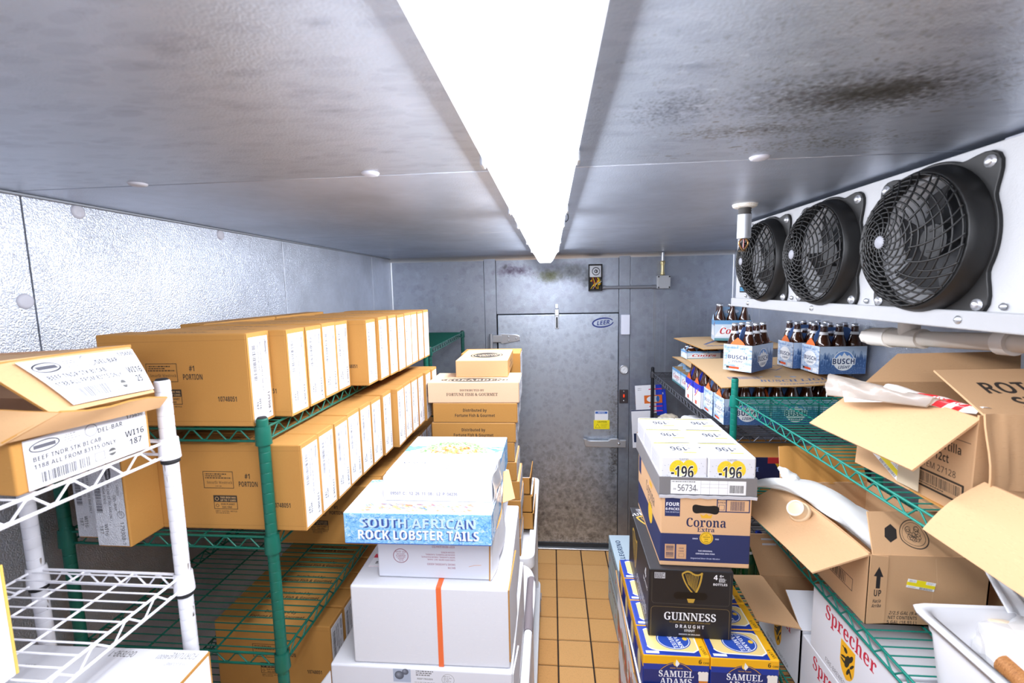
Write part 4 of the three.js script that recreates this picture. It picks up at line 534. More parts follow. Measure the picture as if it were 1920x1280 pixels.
  const fanG = (() => { const l = [new THREE.CylinderGeometry(0.035, 0.04, 0.05, 20).translate(0, -0.01, 0)]; for (let k = 0; k < 5; k++) l.push(panel(V(0.03, -0.012, -0.02), V(0.105, -0.018, -0.05), V(0.105, 0.018, 0.05), V(0.03, 0.012, 0.02), 0.002).rotateY(k / 5 * Math.PI * 2)); return join(l); })();
  const boltG = lathe([[0, 0.008], [0.005, 0.0078], [0.0075, 0.005], [0.0075, 0.003], [0.011, 0.0028], [0.011, 0]], 12);
  fz.forEach((z, i) => {
    const g = part('fan_guard', shell, blk, ev, [-0.0005, fy - yb, L(0, 0, z).z], [0, 0, Math.PI / 2]); g.userData.label = 'black dished fan guard with spiral ribs';
    part('guard_rings', gRing, blk, g); part('guard_ribs', gRib, blk, g); part('guard_hub', gHub, hub, g); part('venturi_ring', venturi, std(0xe4e5e8, 0.5), g); part('fan_blades', fanG, blade, g, [0, -0.02, 0], [0, i * 0.7, 0]);
    for (const a of [0.25, 0.75, 1.25, 1.75]) part('bolt', boltG, chrome, g, [Math.cos(a * Math.PI) * 0.183, 0.007, Math.sin(a * Math.PI) * 0.183]);
  });
  for (const z of [-1.96, -1.6, -1.235, -0.88, -0.72]) part('screw', lathe([[0, 0.005], [0.004, 0.004], [0.007, 0]], 10).rotateZ(Math.PI / 2), bolt, ev, [-0.004, 0.016, L(0, 0, z).z]);
  for (const z of [-1.9, -1.45, -0.95, -0.78]) part('screw', lathe([[0, 0.005], [0.005, 0.004], [0.0085, 0]], 10).rotateZ(Math.PI / 2), bolt, ev, [-0.019, -0.012, L(0, 0, z).z]);
  part('hanger_rod', join([new THREE.CylinderGeometry(0.006, 0.006, 0.03, 8), rbox(0.05, 0.012, 0.04, 0.003, 0, -0.012, 0)]), std(0xb7b9c4, 0.5, 0.3), ev, [0.03, yt - yb + 0.012, L(0, 0, -0.9).z]);
  // plastic drain line below
  const pv = std(0xd9d2c8, 0.45), pv2 = std(0xece8e2, 0.45), dp = thing('drain_pipe', 'cream plastic drain pipe with capped end under cooling unit', 'pipe', [1.0, 1.999, -1.235]), cy = (r, l, z, y = 0) => new THREE.CylinderGeometry(r, r, l, 18).rotateX(Math.PI / 2).translate(0, y, z);
  dp.rotation.x = -0.075; part('pipe', cy(0.0205, 0.65, 0.1), pv, dp); part('tee', join([cy(0.027, 0.14, -0.15), new THREE.CylinderGeometry(0.025, 0.025, 0.048, 18).translate(0, 0.024, -0.13)]), pv, dp);
  part('coupling', join([cy(0.028, 0.05, -0.225), cy(0.03, 0.012, -0.2)]), pv2, dp); part('coupling', cy(0.0285, 0.03, 0.15), pv2, dp); part('end_cap', join([new THREE.CylinderGeometry(0.028, 0.028, 0.03, 10).rotateX(Math.PI / 2).translate(0, 0, -0.262), new THREE.CylinderGeometry(0.019, 0.023, 0.03, 8).rotateX(Math.PI / 2).translate(0, 0, -0.288)]), pv2, dp);
  part('riser', new THREE.CylinderGeometry(0.0195, 0.0195, 0.03, 16).translate(0, 0.05, -0.13), std(0x9b9a93, 0.5), dp);
  part('pipe_hanger', join([new THREE.TorusGeometry(0.027, 0.008, 8, 20).translate(0, 0, 0.27), rod(V(0.005, -0.025, 0.27), V(0.035, -0.045, 0.27), 0.007)]), std(0x8a8b92, 0.5, 0.3), dp);
  // sprinkler
  const sp = thing('sprinkler_head', 'ceiling sprinkler with rusty white rose in front of cooling unit', 'sprinkler', [0.625, CH, -1.57]);
  const rose = tex(128, 32, (x, w, h) => { x.fillStyle = '#e8e5de'; x.fillRect(0, 0, w, h); speck(x, w, h, 160, 3, ['rgba(150,100,40,.5)', 'rgba(190,150,60,.5)'], 1, 5); });
  part('rose', lathe([[0, -0.012], [0.03, -0.011], [0.036, -0.007], [0.038, 0]], 28), pic(rose, 0.5), sp);
  part('thread', lathe([[0.018, -0.034], [0.02, -0.03], [0.018, -0.026], [0.02, -0.022], [0.018, -0.018], [0.02, -0.014], [0.018, -0.01]], 18), std(0x3c3a38, 0.6), sp);
  part('sleeve', new THREE.CylinderGeometry(0.021, 0.021, 0.075, 20).translate(0, -0.07, 0), std(0xc2c6cc, 0.4, 0.6), sp);
  part('frame', join([tube([V(-0.006, -0.108, 0), V(-0.014, -0.122, 0), V(-0.004, -0.142, 0), V(0, -0.146, 0)], 0.003, 14, 6), tube([V(0.006, -0.108, 0), V(0.014, -0.122, 0), V(0.004, -0.142, 0), V(0, -0.146, 0)], 0.003, 14, 6)]), std(0xb98a5a, 0.3, 0.9), sp);
  part('bulb', new THREE.CylinderGeometry(0.0022, 0.0022, 0.028, 8).translate(0, -0.124, 0), std(0x9c2a20, 0.2), sp); part('deflector', lathe([[0, -0.15], [0.013, -0.149], [0.016, -0.147], [0, -0.146]], 16), std(0x6a5a44, 0.4, 0.8), sp);
}
// ------------------------------------------------------------------ bottle carriers on the black shelving
const buschLong = tex(512, 310, (x, w, h) => {
  x.fillStyle = '#b9cde6'; x.fillRect(0, 0, w, h); const r = rng(4), hill = (y, a, c, s) => { x.fillStyle = c; x.beginPath(); x.moveTo(0, h); for (let i = 0; i <= 40; i++) x.lineTo(i / 40 * w, y - a * Math.abs(Math.sin(i * s) + 0.5 * Math.sin(i * s * 2.7 + 1))); x.lineTo(w, h); x.fill(); };
  hill(130, 60, '#8fa9cd', 0.5); hill(190, 50, '#5f82b6', 0.7); hill(240, 30, '#40649c', 0.9); for (let i = 0; i < 46; i++) { const a = r() < 0.4 ? r() * 130 : w - r() * 130, b = 110 + r() * 120; x.fillStyle = '#3a5d93'; x.beginPath(); x.moveTo(a, b - 40); x.lineTo(a - 12, b + 30); x.lineTo(a + 12, b + 30); x.fill(); } for (let i = 0; i < 300; i++) { x.fillStyle = 'rgba(225,236,250,.35)'; x.fillRect(r() * w, 230 + r() * 80, 3 + r() * 9, 2); }
  x.fillStyle = '#f4f8fd'; x.beginPath(); x.arc(w / 2 + 10, 160, 112, 0, 7); x.fill(); x.fillStyle = '#6d9bdc'; x.beginPath(); x.arc(w / 2 + 10, 160, 104, Math.PI, 0); x.fill(); x.fillStyle = '#f4f8fd'; x.beginPath(); x.moveTo(w / 2 - 90, 150); x.lineTo(w / 2 - 36, 92); x.lineTo(w / 2 - 12, 112); x.lineTo(w / 2 + 10, 66); x.lineTo(w / 2 + 44, 108); x.lineTo(w / 2 + 64, 96); x.lineTo(w / 2 + 112, 150); x.fill();
  T(x, 'BUSCH', w / 2 + 10, 168, 84, { color: '#15305f', stroke: '#f6f9fd', lw: 16, sx: 0.92 }); T(x, 'LIGHT', w / 2 + 12, 232, 44, { color: '#15305f', style: 'italic' });
});
const buschEnd = tex(256, 310, (x, w, h) => { x.fillStyle = '#c9d9ee'; x.fillRect(0, 0, w, h); const r = rng(6); for (let i = 0; i < 160; i++) { x.fillStyle = ['#f2f6fb', '#86a6d2', '#a9c1e2', '#5f86bf'][i % 4]; x.globalAlpha = 0.5; x.fillRect(r() * w, r() * h, 6 + r() * 40, 5 + r() * 24); } x.globalAlpha = 1; x.fillStyle = '#f6f9fd'; x.beginPath(); x.arc(w / 2, 150, 84, 0, 7); x.fill(); T(x, 'BUSCH', w / 2, 148, 62, { color: '#15305f', stroke: '#f6f9fd', lw: 10, sx: 0.9 }); T(x, 'LIGHT', w / 2, 196, 32, { color: '#15305f', style: 'italic' }); x.fillStyle = '#e4562a'; x.fillRect(56, 262, 90, 26); x.fillStyle = '#3c3430'; x.fillRect(30, 260, 26, 26); x.fillStyle = '#eef3fa'; x.fillRect(170, 250, 60, 46); });
const coorsLong = tex(512, 310, (x, w, h) => { x.fillStyle = '#d5e6f5'; x.fillRect(0, 0, w, h); x.fillStyle = '#6ea6d8'; x.fillRect(0, 0, w, 60); x.fillStyle = '#f4f8fc'; x.beginPath(); x.moveTo(0, 250); x.lineTo(110, 80); x.lineTo(190, 130); x.lineTo(300, 50); x.lineTo(420, 120); x.lineTo(w, 70); x.lineTo(w, 250); x.fill(); x.fillStyle = '#5c97a0'; x.fillRect(0, 272, w, 38); x.fillStyle = '#2b6fc0'; x.beginPath(); x.moveTo(300, 74); x.lineTo(330, 50); x.lineTo(360, 74); x.fill(); T(x, 'Coors', 250, 160, 130, { color: '#c5202e', font: 'serif', style: 'italic' }); T(x, 'LIGHT', 300, 232, 50, { color: '#9aa2ae' }); });
const coorsEnd = tex(256, 310, (x, w, h) => { x.fillStyle = '#cfe2f4'; x.fillRect(0, 0, w, h); x.fillStyle = '#6ea6d8'; x.fillRect(0, 0, w, 80); x.fillStyle = '#a9472e'; x.fillRect(200, 40, 30, 50); x.fillStyle = '#f4f8fc'; x.beginPath(); x.moveTo(0, 240); x.lineTo(120, 90); x.lineTo(w, 240); x.fill(); });
const ultraEnd = tex(256, 310, (x, w, h) => { x.fillStyle = '#f0f1f8'; x.fillRect(0, 0, w, h); x.fillStyle = '#2b37c4'; x.fillRect(0, 0, w, 90); x.fillStyle = '#8a5fd0'; x.fillRect(60, 90, 40, 60); x.strokeStyle = '#e0562c'; x.lineWidth = 14; x.beginPath(); x.moveTo(60, 190); x.quadraticCurveTo(140, 120, 170, 60); x.stroke(); x.fillStyle = '#e0562c'; x.fillRect(80, 240, 50, 50); });
const carrierLook = { busch: [pic(buschLong, 0.4), pic(buschEnd, 0.4), std(0xef7a3c, 0.5), std(0x5f88cc, 0.45)], coors: [pic(coorsLong, 0.4), pic(coorsEnd, 0.4), std(0xb9d3ea, 0.5), std(0x8fb6dc, 0.45)], ultra: [pic(ultraEnd, 0.4), pic(ultraEnd, 0.4), std(0xe0662c, 0.5), std(0x2233b8, 0.45)] };
const cardIn = std(0xa98c66, 0.9), CW = 0.2, CD = 0.134, CHt = 0.122;
// carrier: long side along local x, base at y 0
function carrier(label, look, pos, turn, group, ky = 1) {
  const g = thing('bottle_carrier', label, 'six-pack', pos, turn, group), [ml, me, mg, mh] = carrierLook[look], a = CW / 2, b = CD / 2, H = CHt, t = 0.0012;
  for (const s of [-1, 1]) part('side_panel', panel(V(-s * a, 0, s * b), V(s * a, 0, s * b), V(s * a, H, s * b), V(-s * a, H, s * b), t), [ml, cardIn, cardIn], g);
  for (const s of [-1, 1]) {
    part('end_panel', panel(V(s * a, 0, s * b), V(s * a, 0, -s * b), V(s * a, H, -s * b), V(s * a, H, s * b), t), [me, cardIn, cardIn], g);
    const sh = new THREE.Shape(); sh.moveTo(-0.034, 0); sh.lineTo(0.034, 0); sh.lineTo(0.026, 0.012); sh.lineTo(0, 0.034); sh.lineTo(-0.026, 0.012); sh.closePath();
    part('gable', new THREE.ExtrudeGeometry(sh, { depth: t, bevelEnabled: false }).rotateY(s * Math.PI / 2), mg, g, [s * a, H, 0]);
  }
  const hs = new THREE.Shape(); hs.moveTo(-a + 0.004, 0); hs.lineTo(a - 0.004, 0); hs.lineTo(a - 0.012, 0.16); hs.quadraticCurveTo(a - 0.03, 0.2, 0.05, 0.2); hs.lineTo(-0.05, 0.2); hs.quadraticCurveTo(-a + 0.03, 0.2, -a + 0.012, 0.16); hs.closePath();
  const hh = new THREE.Path(); hh.absellipse(0, 0.172, 0.042, 0.013, 0, Math.PI * 2, true); hs.holes.push(hh);
  part('handle_panel', new THREE.ExtrudeGeometry(hs, { depth: 0.0014, bevelEnabled: false }), mh, g); part('carrier_floor', box(CW - 0.003, 0.002, CD - 0.003, 0, 0.001, 0), cardIn, g);
  for (const xx of [-0.033, 0.033]) part('divider', box(0.001, 0.11, CD - 0.004, xx, 0.056, 0), cardIn, g);
  g.scale.y = ky; return g;
}
const glassBrown = new THREE.MeshPhysicalMaterial({ color: 0x3a1a08, roughness: 0.12, clearcoat: 0.6, clearcoatRoughness: 0.05 }), capSilver = std(0xd3d8e2, 0.3, 0.7), capBlue = std(0x1f49c9, 0.35, 0.5), neckWhite = std(0xeef1f6, 0.5), glassGreen = new THREE.MeshPhysicalMaterial({ color: 0x0e4a22, roughness: 0.15, clearcoat: 0.5 });
const bottleG = lathe([[0, 0.002], [0.028, 0.002], [0.0302, 0.006], [0.0302, 0.118], [0.029, 0.132], [0.021, 0.155], [0.0155, 0.175], [0.0133, 0.2], [0.0133, 0.214], [0, 0.2145]], 18), crownG = lathe([[0.0148, 0.206], [0.0152, 0.21], [0.0132, 0.2175], [0, 0.2185]], 21), neckG = new THREE.CylinderGeometry(0.0146, 0.0186, 0.022, 18, 1, true).translate(0, 0.172, 0);
function bottle(label, pos, group, o = {}) { const g = thing('beer_bottle', label, 'bottle', pos, 0, group); part('glass', bottleG, o.glass ?? glassBrown, g); part('crown_cap', crownG, o.cap ?? capSilver, g); if (o.neck !== false) part('neck_label', neckG, neckWhite, g); if (o.ky) g.scale.y = o.ky; return g; }
function fill(c, label, group, o = {}) { for (let i = -1; i <= 1; i++) for (const s of o.rows ?? [-1, 1]) { const p = V(i * 0.0662, 0.0022, s * 0.033).applyAxisAngle(V(0, 1, 0), c.rotation.y).add(c.position); bottle(label, [p.x, p.y, p.z], group, o); } return c; }
// corrugated sheets between the layers
const sheetTex = s => tex(512, 512, (x, w, h) => { kraftBg(x, w, h, '#cfae84', 80 + s); const c = 'rgba(58,84,150,.75)'; x.strokeStyle = c; x.lineWidth = 5; bars(x, 60, 380, 120, 36, s, c); T(x, s ? 'Coors' : 'BUSCH LIGHT', 300, 440, s ? 90 : 40, { color: c, font: 'serif', style: 'italic' }); for (let i = 0; i < 3; i++) { x.beginPath(); x.moveTo(120 + i * 130, 250); x.lineTo(160 + i * 130, 285); x.lineTo(200 + i * 130, 250); x.stroke(); } lines(x, 220, 480, 200, 1, 8, 4, c, 8); T(x, 'RECYCLE', 300, 200, 30, { color: c }); if (s) { x.fillStyle = c; x.save(); x.translate(150, 250); x.rotate(0.7); x.fillRect(-10, -120, 20, 240); x.restore(); } });
function sheet(label, p, m, o = {}) { const g = thing('cardboard_sheet', label, 'cardboard', [p[0].x, p[0].y, p[0].z]); const q = p.map(v => v.clone().sub(p[0])); part('board', panel(...q, 0.004, { nu: 10, nv: 10, bend: o.bend }), [m, kraft, kraft], g); return g; }
{
  const SH = 1.5065, gB = 'bottles in the carriers under the cardboard sheet', lB = 'brown bottle standing in a carrier under the cardboard sheet';
  fill(carrier('lower light beer carrier, front one on black shelf, long side showing', 'busch', [0.885, SH, -2.185], 0), lB, gB);
  fill(carrier('lower light beer carrier beside the wall on black shelf', 'busch', [1.095, SH, -2.185], 0), lB, gB);
  const c3 = fill(carrier('lower light beer carrier at wall end of black shelf', 'busch', [1.27, SH, -2.2], Math.PI / 2), lB, gB);
  fill(carrier('second light beer carrier back along black shelf edge', 'busch', [0.882, SH, -2.325], 0), lB, gB, { rows: [-1, 1] });
  for (let i = 0; i < 2; i++) fill(carrier(['blue and white carrier behind two light beer carriers on black shelf', 'blue and white carrier farther in on black shelf edge'][i], 'ultra', [0.87, SH, -2.465 - i * 0.14], 0), 'brown bottle with silver cap in a blue and white carrier', 'bottles in the blue and white carriers', { cap: capSilver, neck: false });
  const T1 = SH + 0.2225;
  sheet('broad printed cardboard sheet lying on the lower light beer bottles', [V(0.722, T1 - 0.018, -1.985), V(1.34, T1 - 0.012, -2.04), V(1.34, T1 + 0.003, -2.6), V(0.735, T1 + 0.003, -2.54)], pic(sheetTex(0), 0.85), { bend: (u, v) => 0.016 * Math.min(1, v * 2.2) + 0.003 * Math.sin(u * 9) * (1 - v) });
  const T2 = T1 + 0.0205;
  fill(carrier('light beer carrier turned corner-on, on cardboard sheet near green post', 'busch', [0.93, T2, -2.235], 0.72), 'brown bottle in the corner-on carrier above cardboard sheet', 'bottles in the corner-on carrier');
  fill(carrier('light beer carrier with long side showing, on cardboard sheet by wall', 'busch', [1.262, T2, -2.15], 0.04), 'brown bottle in the carrier by wall on cardboard sheet', 'bottles in the front carrier by wall');
  fill(carrier('light beer carrier tucked behind the one by wall on cardboard sheet', 'busch', [1.225, T2, -2.296], 0.04), 'brown bottle in the carrier behind the one by wall', 'bottles in the rear carrier by wall');
  // farther stack with the blue carriers
  for (let i = 0; i < 3; i++) fill(carrier('pale blue carrier under the lower slumped cardboard sheet', 'coors', [1.06 + (i % 2) * 0.205, SH, -2.86 - Math.floor(i / 2) * 0.15 - (i % 2) * 0.01], 0, 'pale blue carriers at the back of black shelf', 0.78), 'short brown bottle in a pale blue carrier under cardboard', 'bottles at the back of black shelf', { ky: 0.78 });
  for (let i = 0; i < 2; i++) carrier('pale blue carrier under the lower slumped cardboard sheet', 'coors', [0.885, SH, -2.84 - i * 0.21], Math.PI / 2, 'pale blue carriers at the back of black shelf', 0.78);
  sheet('slumped cardboard sheet lower of two on the blue carriers', [V(0.785, 1.684, -2.64), V(1.34, 1.684, -2.66), V(1.34, 1.684, -3.2), V(0.79, 1.684, -3.05)], pic(sheetTex(1), 0.85), { bend: (u, v) => 0.004 * Math.sin(u * 8 + v * 3) });
  for (let i = 0; i < 2; i++) fill(carrier(['squat pale blue carrier between the two slumped sheets, aisle side', 'squat pale blue carrier between the two slumped sheets, wall side'][i], 'coors', [0.93 + i * 0.22, 1.695, -2.93], 0, undefined, 0.4), 'short brown bottle between the two slumped cardboard sheets', 'bottles between the slumped sheets', { ky: 0.38 });
  sheet('slumped cardboard sheet upper of two with blue stripe print', [V(0.85, 1.79, -2.62), V(1.34, 1.79, -2.66), V(1.34, 1.806, -3.2), V(0.8, 1.806, -3.06)], pic(sheetTex(2), 0.85), { bend: (u, v) => 0.002 * Math.sin(u * 7) });
  fill(carrier('red lettered light beer carrier on upper slumped cardboard sheet', 'coors', [1.09, 1.8135, -2.88], -0.2), 'brown bottle in the red lettered carrier', 'bottles in the red lettered carrier', { neck: false });
}
// folded cartons hung on the black shelving's end
{
  const f1 = tex(256, 256, (x, w, h) => { x.fillStyle = '#eef0f8'; x.fillRect(0, 0, w, h); x.fillStyle = '#1f3fc4'; x.fillRect(196, 0, 60, h); x.fillStyle = '#e0702c'; x.fillRect(84, 92, 172, 74); x.fillStyle = '#eef2fa'; x.beginPath(); x.ellipse(170, 128, 62, 30, 0, 0, 7); x.fill(); x.fillStyle = '#2c6ab8'; x.beginPath(); x.ellipse(214, 128, 16, 28, 0, 0, 7); x.fill(); x.fillStyle = '#e0305a'; for (const y of [34, 190, 232]) x.fillRect(130, y, 126, 9); lines(x, 26, 24, 40, 2, 14, 3, '#99a', 5); });
  const f2 = tex(128, 256, (x, w, h) => { x.fillStyle = '#2140c8'; x.fillRect(0, 0, w, h); T(x, '8', 90, 40, 26, { color: '#fff' }); x.strokeStyle = '#0f2a8c'; x.lineWidth = 6; x.beginPath(); x.ellipse(64, 128, 14, 34, 0, 0, 7); x.stroke(); });
  const f3 = tex(256, 340, (x, w, h) => { x.fillStyle = '#eceef6'; x.fillRect(0, 0, w, h); x.fillStyle = '#1b2c52'; x.fillRect(20, 210, 236, 80); x.fillRect(0, 0, w, 10); x.fillStyle = '#e9a82c'; x.beginPath(); x.arc(86, 226, 34, 0, 7); x.fill(); x.fillStyle = '#2c4a80'; x.fillRect(84, 110, 38, 42); x.fillRect(180, 110, 60, 42); lines(x, 70, 262, 90, 2, 12, 5, '#c8d0e4', 5); });
  const z = -3.49;
  const put = (label, t, w, h, x, y, rz, dz) => { const o = solo('folded_carton', rbox(w, h, 0.004, 0.0015), pic(t, 0.5), label, 'folded carton', [x, y, z + dz]); o.rotation.z = rz; return o; };
  put('flattened white and blue carton with orange oval hung beside black post', f1, 0.2, 0.22, 0.735, 1.29, 0.06, 0.004); put('flattened solid blue carton strip hung beside black post', f2, 0.075, 0.2, 0.83, 1.265, 0.08, -0.004); put('flattened white and navy carton with gold disc, lowest of those hung', f3, 0.15, 0.3, 0.685, 1.06, 0.05, 0.01);
  const bag = thing('crumpled_bag', 'white crumpled plastic liner under edge of black shelf', 'bag', [0.83, 1.131, -2.72]);
  part('liner', (() => { const g = lathe([[0, 0], [0.08, 0.005], [0.095, 0.08], [0.085, 0.2], [0.06, 0.235], [0, 0.24]], 24), p = g.attributes.position; for (let i = 0; i < p.count; i++) { const a = Math.atan2(p.getZ(i), p.getX(i)), k = 1 + 0.08 * Math.sin(a * 5 + p.getY(i) * 30) + 0.05 * Math.sin(a * 11); p.setX(i, p.getX(i) * k); p.setZ(i, p.getZ(i) * k); } g.computeVertexNormals(); return g; })(), std(0xeceef4, 0.5), bag);
  const pap = thing('paper_bundle', 'crumpled beige paper bundle below the hung cartons', 'paper', [0.86, 1.132, -3.38]); part('paper', (() => { const g = new THREE.IcosahedronGeometry(0.06, 3), p = g.attributes.position; for (let i = 0; i < p.count; i++) { const k = 1 + 0.2 * Math.sin(p.getX(i) * 90 + p.getY(i) * 60) * Math.cos(p.getZ(i) * 80); p.setXYZ(i, p.getX(i) * k * 1.2, p.getY(i) * k * 0.6 + 0.037, p.getZ(i) * k * 0.7); } g.computeVertexNormals(); return g; })(), std(0xd9cdb8, 0.85), pap);
}
// lower levels of the black shelving, glimpsed between the cartons
{
  const md = tex(256, 128, (x, w, h) => { x.fillStyle = '#1a1c46'; x.fillRect(0, 0, w, h); x.fillStyle = '#d9a11e'; x.beginPath(); x.moveTo(90, 0); x.lineTo(190, 0); x.lineTo(140, 110); x.fill(); x.fillStyle = '#b8262a'; x.fillRect(80, 0, 120, 30); T(x, 'M', 40, 60, 30, { color: '#8fa0d8', font: 'serif' }); T(x, '·88·', 220, 60, 24, { color: '#8fa0d8' }); });
  const a = thing('beer_case', 'navy beer case with gold and red shield below bottle shelf', 'case', [1.0, 1.276, -2.13]); part('carton', rbox(0.34, 0.12, 0.24, 0.004, 0, 0.06, 0), [kraft, kraft, kraft, kraft, pic(md, 0.5), kraft], a);
  const t1 = thing('case_tray', 'plain cardboard case under the navy beer case', 'case', [1.0, 1.131, -2.13]); part('carton', rbox(0.36, 0.144, 0.25, 0.004, 0, 0.072, 0), kraft, t1);
  for (let i = 0; i < 10; i++) bottle('green bottle on the middle black shelf, blue cap', [0.81 + (i % 5) * 0.085, 0.752, -2.06 - Math.floor(i / 5) * 0.1], 'green bottles on the middle black shelf', { glass: glassGreen, cap: capBlue });
  const rd = tex(128, 192, (x, w, h) => { x.fillStyle = '#b3242c'; x.fillRect(0, 0, w, h); T(x, 'REDD', 40, 100, 26, { color: '#f0d8d8', rot: -Math.PI / 2 }); });
  const rc = thing('bottle_carrier', 'red carrier of dark bottles low on black shelving', 'six-pack', [0.86, 0.752, -2.3]); part('carton', rbox(0.19, 0.16, 0.13, 0.003, 0, 0.08, 0), pic(rd, 0.5), rc);
  for (let i = 0; i < 3; i++) bottle('dark bottle behind the red carrier low on black shelving', [0.82 + i * 0.07, 0.752, -2.42], 'dark bottles by the red carrier', { cap: std(0x8c1c20, 0.4) });
}
const BOARD = '#c79f76', kraftBoard = pic(tex(256, 256, (x, w, h) => kraftBg(x, w, h, BOARD, 120)), 0.88);
// ------------------------------------------------------------------ tall stack of beer cases beside the green shelving
const sides = (o, d) => ['px', 'nx', 'py', 'ny', 'pz', 'nz'].map(k => o[k] ?? d);
{
  // three hidden cases and the tray carry the cans
  const canFace = tex(640, 384, (x, w, h) => {
    x.fillStyle = '#1d3a9c'; x.fillRect(0, 0, w, h); x.fillStyle = '#f2b41c'; x.fillRect(0, 0, w, 90); x.fillStyle = '#1a2c72'; x.beginPath(); x.moveTo(120, h); x.lineTo(120, 190); x.quadraticCurveTo(320, -60, 520, 190); x.lineTo(520, h); x.fill(); x.strokeStyle = '#f2b41c'; x.lineWidth = 5; x.beginPath(); x.moveTo(150, 170); x.quadraticCurveTo(320, -20, 490, 170); x.stroke(); x.fillStyle = '#1a2c72'; x.fillRect(0, 150, w, h); x.fillStyle = '#f5c53c'; x.beginPath(); x.arc(320, 78, 30, 0, 7); x.fill(); x.fillStyle = '#f4f6fb'; x.beginPath(); x.moveTo(320, 36); x.lineTo(352, 80); x.lineTo(326, 118); x.lineTo(310, 90); x.fill();
    T(x, 'SAMUEL', 320, 190, 92, { color: '#f6f7fb', font: 'serif', sx: 0.86 }); T(x, 'ADAMS', 320, 270, 92, { color: '#f6f7fb', font: 'serif', sx: 0.9 }); T(x, 'WINTER · PILSNER', 320, 128, 14, { color: '#f2b41c' }); T(x, '6', 548, 52, 60, { color: '#2c220c' }); T(x, 'CANS', 606, 62, 26, { color: '#2c220c', sx: 0.9 });
    x.fillStyle = '#d9822c'; x.fillRect(540, 250, 84, h - 250); x.fillStyle = '#f3efe6'; x.fillRect(536, 170, 92, 80); for (const q of [548, 580, 610]) { x.beginPath(); x.arc(q, 172, 20, 0, 7); x.fill(); } });
  const canTop = tex(640, 420, (x, w, h) => {
    x.fillStyle = '#1d3a9c'; x.fillRect(0, 0, w, h); x.fillStyle = '#f2b41c'; x.fillRect(w - 84, 0, 84, h); x.fillStyle = '#f0d68c'; x.beginPath(); x.moveTo(60, 70); x.quadraticCurveTo(90, 30, 200, 40); x.lineTo(520, 50); x.lineTo(556, 80); x.lineTo(556, 330); x.lineTo(500, 370); x.lineTo(160, 360); x.quadraticCurveTo(80, 350, 60, 300); x.fill(); x.strokeStyle = '#f7f4ea'; x.lineWidth = 14; x.stroke(); x.fillStyle = '#2c4fae'; x.beginPath(); x.ellipse(340, 200, 170, 140, 0, 0, 7); x.fill(); x.strokeStyle = '#e9eef8'; x.lineWidth = 8; x.beginPath(); x.ellipse(340, 200, 156, 126, 0, 0, 7); x.stroke(); T(x, 'SAMUEL', 320, 200, 60, { color: '#f6f7fb', font: 'serif', rot: 1.35 }); T(x, 'ADAMS', 380, 200, 60, { color: '#f6f7fb', font: 'serif', rot: 1.35 }); x.fillStyle = '#f5c53c'; x.beginPath(); x.arc(460, 180, 24, 0, 7); x.fill(); x.fillStyle = '#e4e9f4'; x.fillRect(30, 370, 130, 34); T(x, '6 CANS', w - 40, 340, 44, { color: '#5a4510', rot: 1.4, sx: 0.8 }); });
  const canSide = tex(420, 384, (x, w, h) => { x.fillStyle = '#f2b41c'; x.fillRect(0, 0, w, h); x.fillStyle = '#1d3a9c'; x.fillRect(0, 130, w, h); x.fillStyle = '#f4e3ae'; x.beginPath(); x.ellipse(210, 230, 90, 120, 0, 0, 7); x.fill(); T(x, 'SAMUEL ADAMS', 210, 90, 40, { color: '#1a2c72', font: 'serif' }); });
  const sm = sides({ pz: pic(canFace, 0.35), py: pic(canTop, 0.35), nx: pic(canSide, 0.35), px: pic(canSide, 0.35) }, pic(canSide, 0.35));
  const X0 = 0.262, PW = 0.1965, PD = 0.121, ZF = -1.272, Y = 0.937, g6 = rbox(PW - 0.002, 0.122, PD - 0.002, 0.005, 0, 0.061, 0);
  const rowName = ['front row', 'second row', 'third row', 'fourth row', 'rear row'];
  for (let k = 0; k < 4; k++) for (let i = 0; i < 2; i++) {
    const o = thing('can_pack', `blue and yellow six-can pack in ${rowName[k]} of tray, ${i ? 'shelf side' : 'aisle side'}`, 'six-pack', [X0 + PW * (i + 0.5), Y, ZF - PD * (k + 0.5)], (rL() - 0.5) * 0.012); part('carton', g6, sm, o);
  }
  const trayT = tex(1024, 320, (x, w, h) => { x.fillStyle = '#24409f'; x.fillRect(0, 0, w, h); T(x, 'SAMUEL ADAMS', w / 2, 70, 96, { color: '#e6eaf6', font: 'serif', sx: 0.94 }); x.fillStyle = '#f2b41c'; x.fillRect(0, 200, w, 20); });
  const traySide = tex(1024, 384, (x, w, h) => { x.fillStyle = '#eef0f6'; x.fillRect(0, 0, w, h); const r = rng(90); for (let i = 0; i < 60; i++) { x.fillStyle = ['#b98a5a', '#7f9a5a', '#c0522c', '#4a5f8c', '#8c6a58'][i % 5]; x.globalAlpha = 0.6; x.beginPath(); x.ellipse(r() * w, 170 + r() * 190, 20 + r() * 70, 14 + r() * 40, r(), 0, 7); x.fill(); } x.globalAlpha = 1; x.fillStyle = '#e2531f'; for (let i = 0; i < 6; i++) { x.beginPath(); x.moveTo(90 + i * 170, 200); x.lineTo(130 + i * 170, 300); x.lineTo(60 + i * 170, 300); x.fill(); } x.fillStyle = '#2a489f'; x.fillRect(0, 0, w, 12); });
  const tr = thing('case_tray', 'blue printed cardboard tray holding the six-can packs', 'tray', [X0 + PW, 0.722, ZF - PD * 2]); const tw = PW * 2 + 0.008, td = PD * 4 + 0.008;
  part('tray_body', rbox(tw, 0.214, td, 0.003, 0, 0.107, 0), sides({ pz: pic(trayT, 0.5), nx: pic(traySide, 0.5) }, whiteCard), tr);
